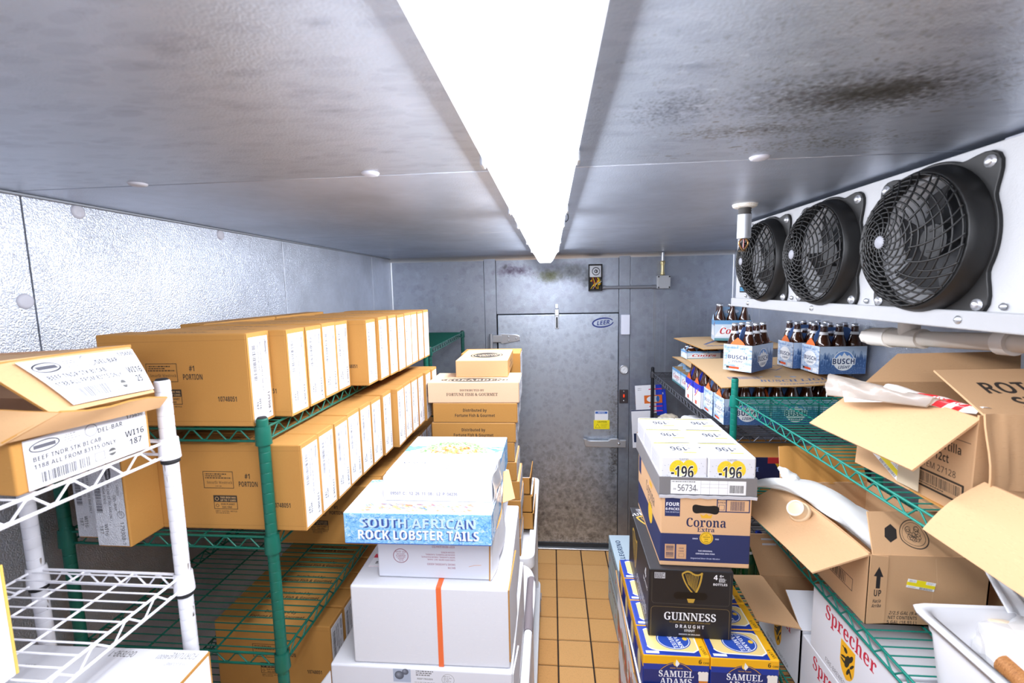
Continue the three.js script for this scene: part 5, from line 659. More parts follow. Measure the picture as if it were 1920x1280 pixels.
  part('tray_lip', join([box(tw, 0.03, 0.002, 0, 0.228, td / 2 + 0.0015)]), pic(trayT, 0.5), tr); part('tray_lip', panel(V(-tw / 2 - 0.0015, 0.2, -td / 2), V(-tw / 2 - 0.0015, 0.2, td / 2), V(-tw / 2 - 0.02, 0.262, td / 2 - 0.02), V(-tw / 2 - 0.008, 0.285, -td / 2), 0.003), [whiteCard, kraft, kraft], tr);
  for (let k = 0; k < 3; k++) { const c = thing('beer_case', ['white sided beer case resting on floor under the case stack', 'white sided beer case second up from floor under the case stack', 'white sided beer case right below the blue tray'][k], 'case', [X0 + PW, 0.001 + k * 0.2402, ZF - PD * 2 - 0.002], (rL() - 0.5) * 0.02); part('carton', rbox(tw - 0.01, 0.239, td - 0.01, 0.004, 0, 0.1195, 0), sides({ nx: pic(traySide, 0.5), pz: pic(trayT, 0.5) }, whiteCard), c); }
  // black stout case
  const gold = '#c09a3c', harp = (x, cx, cy, s) => { x.save(); x.translate(cx, cy); x.scale(s, s); x.strokeStyle = gold; x.lineWidth = 9; x.beginPath(); x.moveTo(-46, -46); x.quadraticCurveTo(-20, -72, 4, -50); x.quadraticCurveTo(30, -34, 52, -56); x.stroke(); x.beginPath(); x.moveTo(48, -50); x.quadraticCurveTo(44, 10, 18, 60); x.stroke(); x.lineWidth = 7; x.beginPath(); x.moveTo(-46, -46); x.quadraticCurveTo(-30, 20, 14, 62); x.stroke(); x.lineWidth = 2.5; for (let i = 0; i < 9; i++) { x.beginPath(); x.moveTo(-30 + i * 8, -48 + (i > 4 ? 4 : 0)); x.lineTo(-14 + i * 4.2, 10 + i * 5); x.stroke(); } x.restore(); };
  const gf = tex(768, 700, (x, w, h) => {
    x.fillStyle = '#1e1d20'; x.fillRect(0, 0, w, h); x.strokeStyle = '#4a4640'; x.lineWidth = 4; x.beginPath(); x.moveTo(26, 30); x.lineTo(26, 320); x.quadraticCurveTo(28, 350, 60, 350); x.lineTo(710, 350); x.quadraticCurveTo(742, 350, 742, 320); x.lineTo(742, 30); x.stroke(); x.strokeStyle = '#7a6640'; x.beginPath(); x.moveTo(22, h); x.lineTo(22, 420); x.quadraticCurveTo(24, 386, 60, 384); x.lineTo(708, 384); x.quadraticCurveTo(744, 386, 746, 420); x.lineTo(746, h); x.stroke();
    harp(x, 392, 126, 1.9); x.fillStyle = '#060506'; x.beginPath(); x.roundRect(230, 222, 310, 76, 38); x.fill(); x.fillStyle = gold; x.beginPath(); x.moveTo(352, 290); x.lineTo(428, 290); x.lineTo(414, 332); x.lineTo(366, 332); x.fill();
    x.fillStyle = '#b9b9bd'; x.fillRect(48, 30, 100, 62); lines(x, 52, 36, 90, 5, 11, 4, '#333', 6); T(x, '4', 610, 60, 70, { color: '#f0f0f2' }); T(x, '6×', 664, 44, 34, { color: '#f0f0f2' }); lines(x, 640, 66, 84, 4, 11, 7, '#e8e8ea', 7); T(x, 'BOTTLES', 652, 130, 32, { color: '#f4f4f6' });
    T(x, 'GUINNESS', 384, 480, 112, { color: '#f4f4f6', font: 'serif', sx: 0.82 }); T(x, 'ST.JAMES’S GATE DUBLIN·IRELAND', 384, 540, 22, { color: '#9a7c34', font: 'serif', sx: 0.95 }); T(x, 'D R A U G H T', 384, 582, 48, { color: '#f0f0f2', sx: 0.9 }); T(x, 'STOUT', 384, 624, 32, { color: '#f0f0f2' }); T(x, 'BREWED IN IRELAND', 384, 664, 20, { color: '#e0e0e2' }); });
  const gs = tex(1024, 560, (x, w, h) => { x.fillStyle = '#1c1b1e'; x.fillRect(0, 0, w, h); harp(x, 330, 240, 2.6); T(x, 'GUINNESS', 700, 420, 110, { color: '#d9d9dc', font: 'serif', sx: 0.8 }); T(x, 'DRAUGHT STOUT', 700, 500, 44, { color: '#c9c9cc' }); T(x, '4', 880, 120, 120, { color: '#e8e8ea' }); T(x, 'BOTTLES', 880, 210, 44, { color: '#e8e8ea' }); });
  const gt = tex(512, 1024, (x, w, h) => { x.fillStyle = '#2a292d'; x.fillRect(0, 0, w, h); harp(x, 120, 300, 2.0); T(x, 'GUINNESS', 120, 120, 60, { color: '#e6e6ea', font: 'serif', rot: -0.3 }); for (let i = 0; i < 26; i++) { x.fillStyle = 'rgba(225,225,232,.8)'; x.fillRect(40 + (i * 37) % 120, 40 + (i * 23) % 90, 30, 8); } });
  const G0 = Y + 0.1225, g = thing('beer_case', 'black stout beer case with gold harp on top of can packs', 'case', [0.4215, G0, -1.344 - 0.2], -0.02); part('carton', rbox(0.25, 0.225, 0.4, 0.004, 0, 0.1125, 0), sides({ pz: pic(gf, 0.4), nx: pic(gs, 0.4), py: pic(gt, 0.45) }, std(0x1e1d20, 0.5)), g);
  // pale lager case with navy base
  const navy = '#27305f', tan = '#e0b489';
  const cf = tex(768, 640, (x, w, h) => {
    kraftBg(x, w, h, tan, 91); x.fillStyle = navy; x.fillRect(0, 338, w, 260); x.fillRect(34, 10, 130, 170); T(x, 'FOUR', 99, 70, 46, { color: '#f4f4f8', sx: 0.95 }); T(x, '6-PACKS', 99, 112, 32, { color: '#f4f4f8', sx: 0.95 }); T(x, '12 FL OZ BOTTLES', 99, 142, 14, { color: '#d0d4e4' });
    x.strokeStyle = navy; x.lineWidth = 9; x.strokeRect(480, 16, 270, 110); x.beginPath(); x.moveTo(556, 16); x.lineTo(556, 126); x.stroke(); T(x, '6-PACK', 518, 44, 22, { color: '#3a3550', sx: 0.85 }); x.lineWidth = 3; x.strokeRect(496, 66, 44, 44); bars(x, 592, 30, 116, 84, 17, '#3c3450');
    x.fillStyle = '#15110f'; x.beginPath(); x.moveTo(270, 96); x.quadraticCurveTo(272, 64, 306, 68); x.quadraticCurveTo(380, 84, 452, 74); x.quadraticCurveTo(500, 74, 498, 110); x.quadraticCurveTo(496, 160, 452, 152); x.quadraticCurveTo(390, 134, 310, 148); x.quadraticCurveTo(268, 148, 270, 96); x.fill();
    x.fillStyle = '#e9b12e'; x.beginPath(); x.moveTo(336, 152); x.lineTo(350, 190); x.lineTo(430, 190); x.lineTo(444, 152); x.lineTo(414, 168); x.lineTo(390, 148); x.lineTo(366, 168); x.fill(); T(x, 'Corona', 390, 232, 112, { color: '#1c2450', font: 'serif', sx: 0.84 }); T(x, 'Extra', 390, 296, 56, { color: '#1c2450', font: 'serif', sx: 0.95 });
    x.fillStyle = '#efc02a'; x.beginPath(); x.arc(396, 372, 58, 0, 7); x.fill(); x.strokeStyle = '#8a6a14'; x.lineWidth = 4; x.beginPath(); x.arc(396, 372, 48, 0, 7); x.stroke(); for (let i = 0; i < 4; i++) T(x, ['LA', 'CERVEZA', 'MAS', 'FINA'][i], 396, 342 + i * 20, 15, { color: '#6a5010' }); T(x, 'SINCE', 300, 380, 16, { color: '#e0e2ee' }); T(x, '1925', 486, 380, 16, { color: '#e0e2ee' });
    for (const q of [40, 140]) { x.fillStyle = '#cfa27a'; x.fillRect(q, 438, 86, 136); } for (let i = 0; i < 12; i++) { x.fillStyle = '#5a4a58'; x.fillRect(50, 446 + i * 10, 66, 3 + (i * 5) % 6); } T(x, 'CASE', 183, 474, 18, { color: '#5a4a58' }); T(x, 'CODE', 183, 500, 18, { color: '#5a4a58' }); x.strokeStyle = '#5a4a58'; x.lineWidth = 2; x.strokeRect(162, 524, 44, 30); T(x, 'THE ORIGINAL', 390, 492, 18, { color: '#e0e2ee' }); T(x, 'CERVEZA MAS FINA', 390, 518, 18, { color: '#e0e2ee' }); T(x, 'Imported Beer from Mexico', 390, 562, 18, { color: '#c8cce0', font: 'serif', style: 'italic' }); });
  const cs = tex(1024, 560, (x, w, h) => { kraftBg(x, w, h, tan, 92); x.fillStyle = navy; x.beginPath(); x.moveTo(0, 300); x.lineTo(w, 290); x.lineTo(w, h - 30); x.lineTo(0, h - 30); x.fill(); x.fillRect(30, 20, 120, 170); x.fillStyle = '#efc02a'; x.beginPath(); x.arc(620, 330, 90, 0, 7); x.fill(); x.fillStyle = '#e9b12e'; x.fillRect(560, 60, 120, 40); T(x, 'Corona', 600, 160, 130, { color: '#4a4040', font: 'serif', sx: 0.8 }); T(x, 'Extra', 600, 240, 70, { color: '#4a4040', font: 'serif' }); });
  const C0 = G0 + 0.2258, c = thing('beer_case', 'tan and navy lager beer case with hand hole, under white lemon can packs', 'case', [0.4655, C0, -1.362 - 0.2], -0.02); part('carton', rbox(0.266, 0.226, 0.4, 0.004, 0, 0.113, 0), sides({ pz: pic(cf, 0.6), nx: pic(cs, 0.6) }, kraftPale), c);
  // lemon can packs in a grey tray
  const N0 = C0 + 0.2268, tf = tex(768, 170, (x, w, h) => { x.fillStyle = '#7c7a7c'; x.fillRect(0, 0, w, h); x.fillStyle = '#f2f3f6'; x.fillRect(92, 26, 590, 118); T(x, '56734', 220, 92, 76, { color: '#26262a', sx: 0.72, weight: 'normal' }); T(x, '398', 110, 104, 22, { color: '#555', sx: 0.7, align: 'left', weight: 'normal' }); T(x, '36', 300, 108, 22, { color: '#555', sx: 0.7, weight: 'normal' }); lines(x, 100, 34, 210, 1, 8, 3, '#777', 9); x.strokeStyle = '#aaa'; x.lineWidth = 2; for (const v of [56, 86]) { x.beginPath(); x.moveTo(330, v); x.lineTo(540, v); x.stroke(); } for (const v of [330, 400, 470, 540]) { x.beginPath(); x.moveTo(v, 26); x.lineTo(v, 144); x.stroke(); } bars(x, 556, 62, 108, 66, 23, '#333'); });
  const lf = tex(512, 300, (x, w, h) => { x.fillStyle = '#dfe0e6'; x.fillRect(0, 0, w, h); T(x, 'SUNTORY', 256, 22, 24, { color: '#6a6a74', weight: 'normal' }); x.fillStyle = '#f7cf2e'; x.beginPath(); x.ellipse(180, 86, 82, 58, -0.2, 0, 7); x.fill(); x.beginPath(); x.ellipse(326, 86, 82, 60, 0.3, 0, 7); x.fill(); x.fillStyle = '#fdf0b0'; x.beginPath(); x.ellipse(250, 130, 50, 30, 0, 0, 7); x.fill(); T(x, '-196', 240, 120, 130, { color: '#26262c', sx: 1.0, stroke: '#f3f4f8', lw: 8 }); const r = rng(94); for (let i = 0; i < 60; i++) { x.fillStyle = '#6a707c'; x.save(); x.translate(r() * w, 40 + r() * 240); x.rotate(r() * 3); x.fillRect(0, 0, 4 + r() * 10, 2); x.restore(); } });
  const lt = tex(512, 300, (x, w, h) => { x.fillStyle = '#dfe0e6'; x.fillRect(0, 0, w, h); x.fillStyle = '#dccf4a'; x.fillRect(0, 34, w * 0.9, 16); x.fillStyle = '#5f626c'; x.fillRect(10, 20, w * 0.84, 12); T(x, '-196', 280, 150, 110, { color: '#4d505c', rot: Math.PI, weight: 'bold', sx: 1.1 }); x.fillStyle = '#e3d45a'; x.fillRect(280, 216, 150, 20); });
  const ls = tex(256, 300, (x, w, h) => { x.fillStyle = '#dcdde3'; x.fillRect(0, 0, w, h); lines(x, 20, 40, 160, 6, 30, 5, '#d0d2da', 10); });
  const tn = thing('case_tray', 'grey shrink-wrapped tray labelled 56734 holding white lemon can packs', 'tray', [0.468, N0, -1.36 - 0.21], -0.02), WN = 0.284, DN = 0.42;
  part('tray_front', box(WN, 0.062, 0.003, 0, 0.031, DN / 2), pic(tf, 0.45), tn); part('tray_wall', join([box(0.003, 0.062, DN, -WN / 2 + 0.0015, 0.031, 0), box(0.003, 0.062, DN, WN / 2 - 0.0015, 0.031, 0), box(WN, 0.062, 0.003, 0, 0.031, -DN / 2)]), std(0x8a888a, 0.5), tn); part('tray_floor', box(WN - 0.004, 0.003, DN - 0.004, 0, 0.0015, 0), std(0x8a888a, 0.6), tn);
  part('film_edge', panel(V(-WN / 2, -0.004, DN / 2 + 0.003), V(WN / 2, -0.004, DN / 2 + 0.003), V(WN / 2, 0.006, DN / 2 + 0.0055), V(-WN / 2, 0.006, DN / 2 + 0.0055), 0.001, { nu: 14, nv: 2, bend: (u, v) => 0.002 * Math.sin(u * 40) }), std(0xdadde6, 0.12), tn);
  const pm = sides({ pz: pic(lf, 0.3), py: pic(lt, 0.3) }, pic(ls, 0.3)), pg = rbox(0.1385, 0.122, 0.137, 0.006, 0, 0.061, 0);
  for (let k = 0; k < 3; k++) for (let i = 0; i < 2; i++) { const p = V(-0.0695 + i * 0.139, 0.0035, 0.1385 - k * 0.1385).applyAxisAngle(V(0, 1, 0), -0.02).add(tn.position); const o = thing('can_pack', `white lemon drink can pack, ${['front', 'middle', 'rear'][k]} pair in grey tray, ${i ? 'shelf' : 'aisle'} side`, 'can pack', [p.x, p.y, p.z], -0.02); part('carton', pg, pm, o); if (k === 0 && i === 0) part('price_label', box(0.065, 0.0008, 0.03, 0.045, 0.1226, -0.03), pic(tex(128, 64, (x, w, h) => { x.fillStyle = '#f8f8fb'; x.fillRect(0, 0, w, h); bars(x, 10, 20, 90, 26, 3, '#555'); }), 0.5), o); }
  // sparkling water cases on the floor beyond
  const pw = tex(512, 256, (x, w, h) => { x.fillStyle = '#a9cfe6'; x.fillRect(0, 0, w, h); T(x, 'S.PELLEGRINO', 256, 60, 52, { color: '#23426e', rot: 0 }); x.fillStyle = '#d8303a'; for (const a of [90, 400]) { x.save(); x.translate(a, 150); for (let i = 0; i < 5; i++) { x.rotate(1.2566); x.beginPath(); x.moveTo(0, -26); x.lineTo(7, 0); x.lineTo(-7, 0); x.fill(); } x.restore(); } x.strokeStyle = '#5aa06a'; x.lineWidth = 12; x.beginPath(); x.moveTo(250, 110); x.quadraticCurveTo(290, 180, 250, 250); x.stroke(); x.fillStyle = '#7f9cc0'; x.fillRect(0, 226, w, 30); });
  const pt = tex(512, 512, (x, w, h) => { x.fillStyle = '#cfe4f1'; x.fillRect(0, 0, w, h); T(x, 'S.PELLEGRINO', 70, 300, 62, { color: '#23426e', rot: -Math.PI / 2 }); x.fillStyle = '#d8303a'; x.save(); x.translate(300, 170); for (let i = 0; i < 5; i++) { x.rotate(1.2566); x.beginPath(); x.moveTo(0, -40); x.lineTo(10, 0); x.lineTo(-10, 0); x.fill(); } x.restore(); });
  for (let k = 0; k < 2; k++) { const o = thing('water_case', ['pale blue sparkling water case standing on floor tiles', 'pale blue sparkling water case with red star, on top of another'][k], 'case', [0.555, 0.001 + k * 0.231, -2.8], 0.02); part('carton', rbox(0.35, 0.23, 0.4, 0.006, 0, 0.115, 0), sides({ nx: pic(pw, 0.45), py: pic(pt, 0.45) }, pic(pw, 0.45)), o); }
}
// ------------------------------------------------------------------ craft soda cartons and open carton under the green shelf
{
  const sf = tex(1024, 520, (x, w, h) => {
    x.fillStyle = '#dedfe5'; x.fillRect(0, 0, w, h); T(x, 'Sprecher', w / 2, 100, 150, { color: '#c21f3a', font: 'serif', sx: 0.92 }); x.save(); x.translate(w / 2, 280); x.fillStyle = '#f2b21f'; x.beginPath(); x.moveTo(-90, -110); x.lineTo(90, -110); x.lineTo(90, 40); x.quadraticCurveTo(80, 120, 0, 150); x.quadraticCurveTo(-80, 120, -90, 40); x.fill(); x.fillStyle = '#2c2a20'; const e = (a, b, c, d, q) => { x.beginPath(); x.ellipse(a, b, c, d, q, 0, 7); x.fill(); }; e(0, 10, 26, 56, 0.4); e(-26, -58, 22, 18, 0.3); e(40, -34, 16, 44, 0.6); e(-44, 2, 36, 9, -0.3); e(-46, 36, 34, 9, 0.2); e(18, 74, 12, 38, 0.5); e(44, 70, 10, 34, -0.6); e(58, 10, 9, 36, 0.7); e(-56, -66, 14, 5, 0.2); x.restore(); T(x, 'FIRE-BREWED · CRAFT SODA', w / 2, 474, 50, { color: '#6a6a70', weight: 'normal', sx: 0.9 }); x.strokeStyle = 'rgba(120,110,100,.5)'; x.lineWidth = 2; x.beginPath(); x.moveTo(0, h - 4); x.lineTo(w, h - 4); x.stroke(); });
  const m = sides({ nx: pic(sf, 0.5), px: pic(sf, 0.5), pz: pic(sf, 0.5) }, whiteCard), W = 0.32, H = 0.196, XF = 0.768, B = 0.8715;
  const put = (l, y, z, D, HH = H) => { const o = thing('soda_carton', l, 'carton', [XF + W / 2, y, z - D / 2]); part('carton', rbox(W, HH, D - 0.003, 0.004, 0, HH / 2, 0), m, o); return o; };
  put('white soda carton with red script, lower layer under the white tub', B, -1.055, 0.322); put('white soda carton with red script and lion shield, upper layer under the jug carton', B + H + 0.001, -1.0, 0.335);
  put('white soda carton with red script, lower layer under the shelf end by tub', B, -0.72, 0.33); put('white soda carton, upper layer below the tub', B + H + 0.001, -0.66, 0.335);
  // the farthest lower carton stands open, its flaps brown inside
  const o = thing('soda_carton', 'open white soda carton with brown inner flaps folded out', 'carton', [XF, B, -1.38]), q = (x, y, z) => V(x - XF, y - B, z + 1.38), sm = pic(sf, 0.5), Wm = [sm, kraftBoard, kraftBoard], yt = B + 0.2, xr = XF + 0.3, zn = -1.382, zf = -1.66;
  part('side_panel', panel(q(XF, B, zf), q(XF, B, zn), q(XF, yt, zn), q(XF, yt, zf), 0.004), Wm, o); part('side_panel', panel(q(XF, B, zn), q(xr, B, zn), q(xr, yt, zn), q(XF, yt, zn), 0.004), Wm, o); part('side_panel', panel(q(xr, B, zn), q(xr, B, zf), q(xr, yt, zf), q(xr, yt, zn), 0.004), Wm, o); part('side_panel', panel(q(xr, B, zf), q(XF, B, zf), q(XF, yt, zf), q(xr, yt, zf), 0.004), Wm, o); part('carton_floor', box(0.3, 0.004, 0.27, 0.15, 0.002, -0.14), kraftBoard, o);
  part('flap', panel(q(0.676, 1.05, -1.69), q(0.676, 1.03, -1.475), q(XF, yt + 0.006, zn), q(XF, yt, zf), 0.004, { nu: 6, nv: 3, bend: (u, v) => 0.006 * Math.sin(u * 3) }), [kraftBoard, whiteCard, kraftBoard], o);
  const tear = std(0xc8c6ca, 0.6), bf = part('flap', panel(q(XF - 0.002, yt, zf), q(xr, yt, zf), q(xr - 0.02, yt + 0.15, zf - 0.03), q(0.722, yt + 0.145, zf - 0.03), 0.004), [kraftBoard, whiteCard, kraftBoard], o);
  for (const [a, y] of [[0.03, 0.33], [0.035, 0.31]]) part('scuff', rbox(0.05, 0.007, 0.0012, 0.0005), tear, bf, [a, y, zf + 1.38 - 0.022], [-0.2, 0, 0]);
  const jt = tex(512, 256, (x, w, h) => { x.fillStyle = '#dedfe5'; x.fillRect(0, 0, w, h); x.strokeStyle = '#c21f3a'; x.lineWidth = 26; x.beginPath(); x.moveTo(250, 60); x.quadraticCurveTo(330, 40, 300, 130); x.quadraticCurveTo(290, 190, 240, 170); x.stroke(); });
  part('flap', panel(q(XF, yt, zn - 0.001), q(xr, yt, zn - 0.001), q(xr, yt + 0.06, zn - 0.11), q(XF + 0.004, yt + 0.06, zn - 0.11), 0.004), [pic(jt, 0.5), kraftBoard, kraftBoard], o);
}
// ------------------------------------------------------------------ jug carton on the lower green shelf
const sticker = seed => tex(384, 130, (x, w, h) => { x.fillStyle = '#f2f2f4'; x.fillRect(0, 0, w, h); x.fillStyle = '#f4e21c'; x.fillRect(0, 44, w, 50); x.fillRect(120, 0, 130, 94); x.fillStyle = '#dcdce2'; x.fillRect(20, 12, 90, 26); T(x, '12', 46, 26, 34, { color: '#555', rot: Math.PI, weight: 'normal' }); bars(x, 180, 96, 180, 30, seed, '#444'); lines(x, 270, 14, 90, 2, 14, seed, '#999', 6); lines(x, 20, 108, 120, 1, 8, 3, '#999', 8); });
{
  const x = 0.757, xr = 1.03, zn = -1.1, zf = -1.53, y = 1.317, yt = 1.497, q = (a, b, c) => V(a - x, b - y, c - zn), K = [kraftBoard, kraftBoard, kraftBoard];
  const o = thing('jug_carton', 'open brown jug carton marked UP on the lower green shelf', 'carton', [x, y, zn]);
  const lt = tex(1024, 430, (c, w, h) => { kraftBg(c, w, h, BOARD, 101); c.save(); c.transform(1, 0, 0, 1, 0, 0); c.strokeStyle = '#2c2620'; c.lineWidth = 4; c.strokeRect(470, 240, 430, 74); bars(c, 478, 246, 350, 62, 41, '#2c2620'); lines(c, 560, 40, 240, 7, 22, 6, '#4c4238', 8); c.restore(); });
  const nt = tex(1024, 680, (c, w, h) => { kraftBg(c, w, h, BOARD, 102); T(c, '2/2.5 GAL (9.46 L)', 200, 560, 46, { align: 'left', color: '#3c3128', style: 'italic', sx: 0.8 }); T(c, 'NET CONTENTS', 195, 606, 46, { align: 'left', color: '#3c3128', sx: 0.75 }); T(c, '5 GAL (18.93 L)', 190, 652, 46, { align: 'left', color: '#3c3128', sx: 0.8 }); c.strokeStyle = 'rgba(235,205,170,.4)'; c.lineWidth = 3; c.beginPath(); c.moveTo(560, 20); c.lineTo(590, 260); c.lineTo(560, 320); c.lineTo(556, 500); c.stroke(); });
  const ut = tex(220, 640, (c, w, h) => { kraftBg(c, w, h, BOARD, 103); c.fillStyle = '#1d1a1c'; c.beginPath(); c.moveTo(110, 100); c.lineTo(170, 190); c.lineTo(136, 190); c.lineTo(136, 300); c.lineTo(84, 300); c.lineTo(84, 190); c.lineTo(50, 190); c.fill(); T(c, 'UP', 110, 345, 84, { color: '#1d1a1c', sx: 0.9 }); T(c, 'Hacia', 106, 420, 46, { color: '#241f20', style: 'italic', sx: 0.85 }); T(c, 'Arriba', 106, 466, 46, { color: '#241f20', style: 'italic', sx: 0.85 }); });
  const rt = tex(768, 300, (c, w, h) => { kraftBg(c, w, h, BOARD, 104); c.strokeStyle = '#3c332c'; c.lineWidth = 7; c.beginPath(); c.arc(330, 160, 98, 0, 7); c.stroke(); c.lineWidth = 3; c.beginPath(); c.arc(330, 160, 80, 0, 7); c.stroke(); for (let i = 0; i < 14; i++) { c.beginPath(); c.arc(330 + Math.cos(i * 1.9) * 36, 160 + Math.sin(i * 2.3) * 36, 18, 0, 7); c.stroke(); } c.fillStyle = '#241f1c'; c.beginPath(); c.moveTo(120, 120); c.lineTo(170, 90); c.lineTo(210, 130); c.lineTo(205, 190); c.lineTo(150, 220); c.lineTo(110, 180); c.fill(); });
  part('side_panel', panel(q(x, y, zf), q(x, y, zn), q(x, yt + 0.005, zn), q(x, yt - 0.008, zf), 0.004, { nu: 6, nv: 4, bend: (u, v) => 0.003 * Math.sin(u * 7) * v }), [pic(lt, 0.85), kraftBoard, kraftBoard], o);
  part('side_panel', panel(q(x, y, zn), q(xr, y, zn), q(xr, yt, zn), q(x, yt, zn), 0.004), [pic(nt, 0.85), kraftBoard, kraftBoard], o);
  part('side_panel', panel(q(xr, y, zn), q(xr, y, zf), q(xr, yt, zf), q(xr, yt, zn), 0.004), K, o); part('side_panel', panel(q(xr, y, zf), q(x, y, zf), q(x, yt - 0.008, zf), q(xr, yt, zf), 0.004), K, o); part('carton_floor', box(xr - x, 0.004, zn - zf, (xr - x) / 2, 0.002, (zf - zn) / 2), kraftBoard, o);
  part('glued_tab', panel(q(x + 0.002, y + 0.003, zn + 0.0035), q(x + 0.042, y + 0.006, zn + 0.0035), q(x + 0.042, yt - 0.002, zn + 0.0035), q(x + 0.002, yt + 0.002, zn + 0.0035), 0.003), [pic(ut, 0.85), kraftBoard, kraftBoard], o);
  part('flap', panel(q(0.636, 1.4, zf - 0.005), q(0.632, 1.442, zn - 0.01), q(x, yt + 0.004, zn), q(x, yt - 0.01, zf), 0.004, { nu: 10, nv: 5, bend: (u, v) => 0.008 * Math.sin(u * 3.1) * (1 - v) + 0.0025 * Math.sin(u * 11) }), [kraftBoard, kraftBoard, kraftBoard], o).userData.label = 'pale folded-out flap';
  part('flap', panel(q(xr, yt - 0.01, zf), q(x, yt - 0.012, zf), q(x + 0.018, yt + 0.096, zf - 0.06), q(xr, yt + 0.1, zf - 0.06), 0.004, { nu: 12, nv: 3, bend: (u, v) => 0.004 * Math.sin(u * 26) }), [kraftBoard, kraft, kraftBoard], o);
  part('flap', panel(q(x + 0.01, yt, zn - 0.003), q(xr, yt, zn - 0.003), q(xr - 0.02, yt + 0.085, zn - 0.06), q(x + 0.028, yt + 0.08, zn - 0.06), 0.004), [pic(rt, 0.85), kraftBoard, kraftBoard], o);
  const st = part('price_sticker', rbox(0.064, 0.0225, 0.001, 0.0004), pic(sticker(3), 0.4), o, [0.12, 0.107, 0.0016], [0, 0, -0.16]); st.userData.label = 'yellow and white price sticker';
  // its plastic liner with the filler cap lies over the flap
  const film = std(0xeef0f0, 0.22, 0, {}), lm = new THREE.MeshPhysicalMaterial({ color: 0xf0f2f2, roughness: 0.5, transmission: 0.4, thickness: 0 });
  const lb = thing('plastic_liner', 'white plastic bag-in-box liner with round cap hanging over carton flap', 'bag', [0.757, 1.5, -1.4]), w = (a, b, c) => V(a - 0.757, b - 1.5, c + 1.4);
  const blob = (pts, n, sd) => { const g = new THREE.TubeGeometry(new THREE.CatmullRomCurve3(pts.map(p => p[0])), 40, 1, 22, false), c = new THREE.CatmullRomCurve3(pts.map(p => p[0])), p = g.attributes.position; for (let i = 0; i < p.count; i++) { const ring = Math.floor(i / 23), t = ring / 40, f = t * (pts.length - 1), k = Math.min(pts.length - 2, Math.floor(f)), e = f - k, rr = pts[k][1] * (1 - e) + pts[k + 1][1] * e, fl = pts[k][2] * (1 - e) + pts[k + 1][2] * e, ctr = c.getPointAt(Math.min(1, t)), d = V(p.getX(i), p.getY(i), p.getZ(i)).sub(ctr); const a = (i % 23) / 22 * 6.283, wob = 1 + 0.1 * Math.sin(a * 3 + t * 14 + sd) + 0.06 * Math.sin(a * 7 - t * 20 + sd); p.setXYZ(i, ctr.x + d.x * rr * wob, ctr.y + d.y * rr * wob * fl, ctr.z + d.z * rr * wob); } g.computeVertexNormals(); return g; };
  part('film', blob([[w(0.672, 1.475, -1.535), 0.012, 0.6], [w(0.7, 1.49, -1.52), 0.03, 0.5], [w(0.74, 1.51, -1.47), 0.05, 0.45], [w(0.79, 1.515, -1.4), 0.052, 0.5], [w(0.83, 1.5, -1.3), 0.05, 0.55], [w(0.87, 1.47, -1.2), 0.055, 0.6], [w(0.92, 1.43, -1.16), 0.03, 0.6]], 0, 1), lm, lb);
  part('film', blob([[w(0.745, 1.545, -1.52), 0.006, 0.8], [w(0.752, 1.54, -1.5), 0.02, 0.7], [w(0.765, 1.52, -1.46), 0.03, 0.5]], 0, 2), lm, lb);
  const cp = part('filler_cap', lathe([[0, 0.034], [0.02, 0.034], [0.024, 0.03], [0.0245, 0.016], [0.027, 0.014], [0.03, 0.012], [0.031, 0.006], [0.027, 0.0], [0, 0]], 28), std(0xe2c8a4, 0.45), lb, [0.722 - 0.757, 1.48 - 1.5, -1.335 + 1.4], [0.5, 0, 0.75]); part('cap_ring', new THREE.TorusGeometry(0.0215, 0.003, 8, 24).rotateX(Math.PI / 2).translate(0, 0.034, 0), std(0xf6e8d4, 0.45), cp);
  // neighbour behind
  const n2 = thing('jug_carton', 'brown jug carton standing against wall behind the white tub', 'carton', [1.2, 1.317, -1.22]); part('carton', rbox(0.24, 0.19, 0.34, 0.004, 0, 0.095, 0), sides({ pz: pic(nt, 0.85) }, kraftBoard), n2);
}
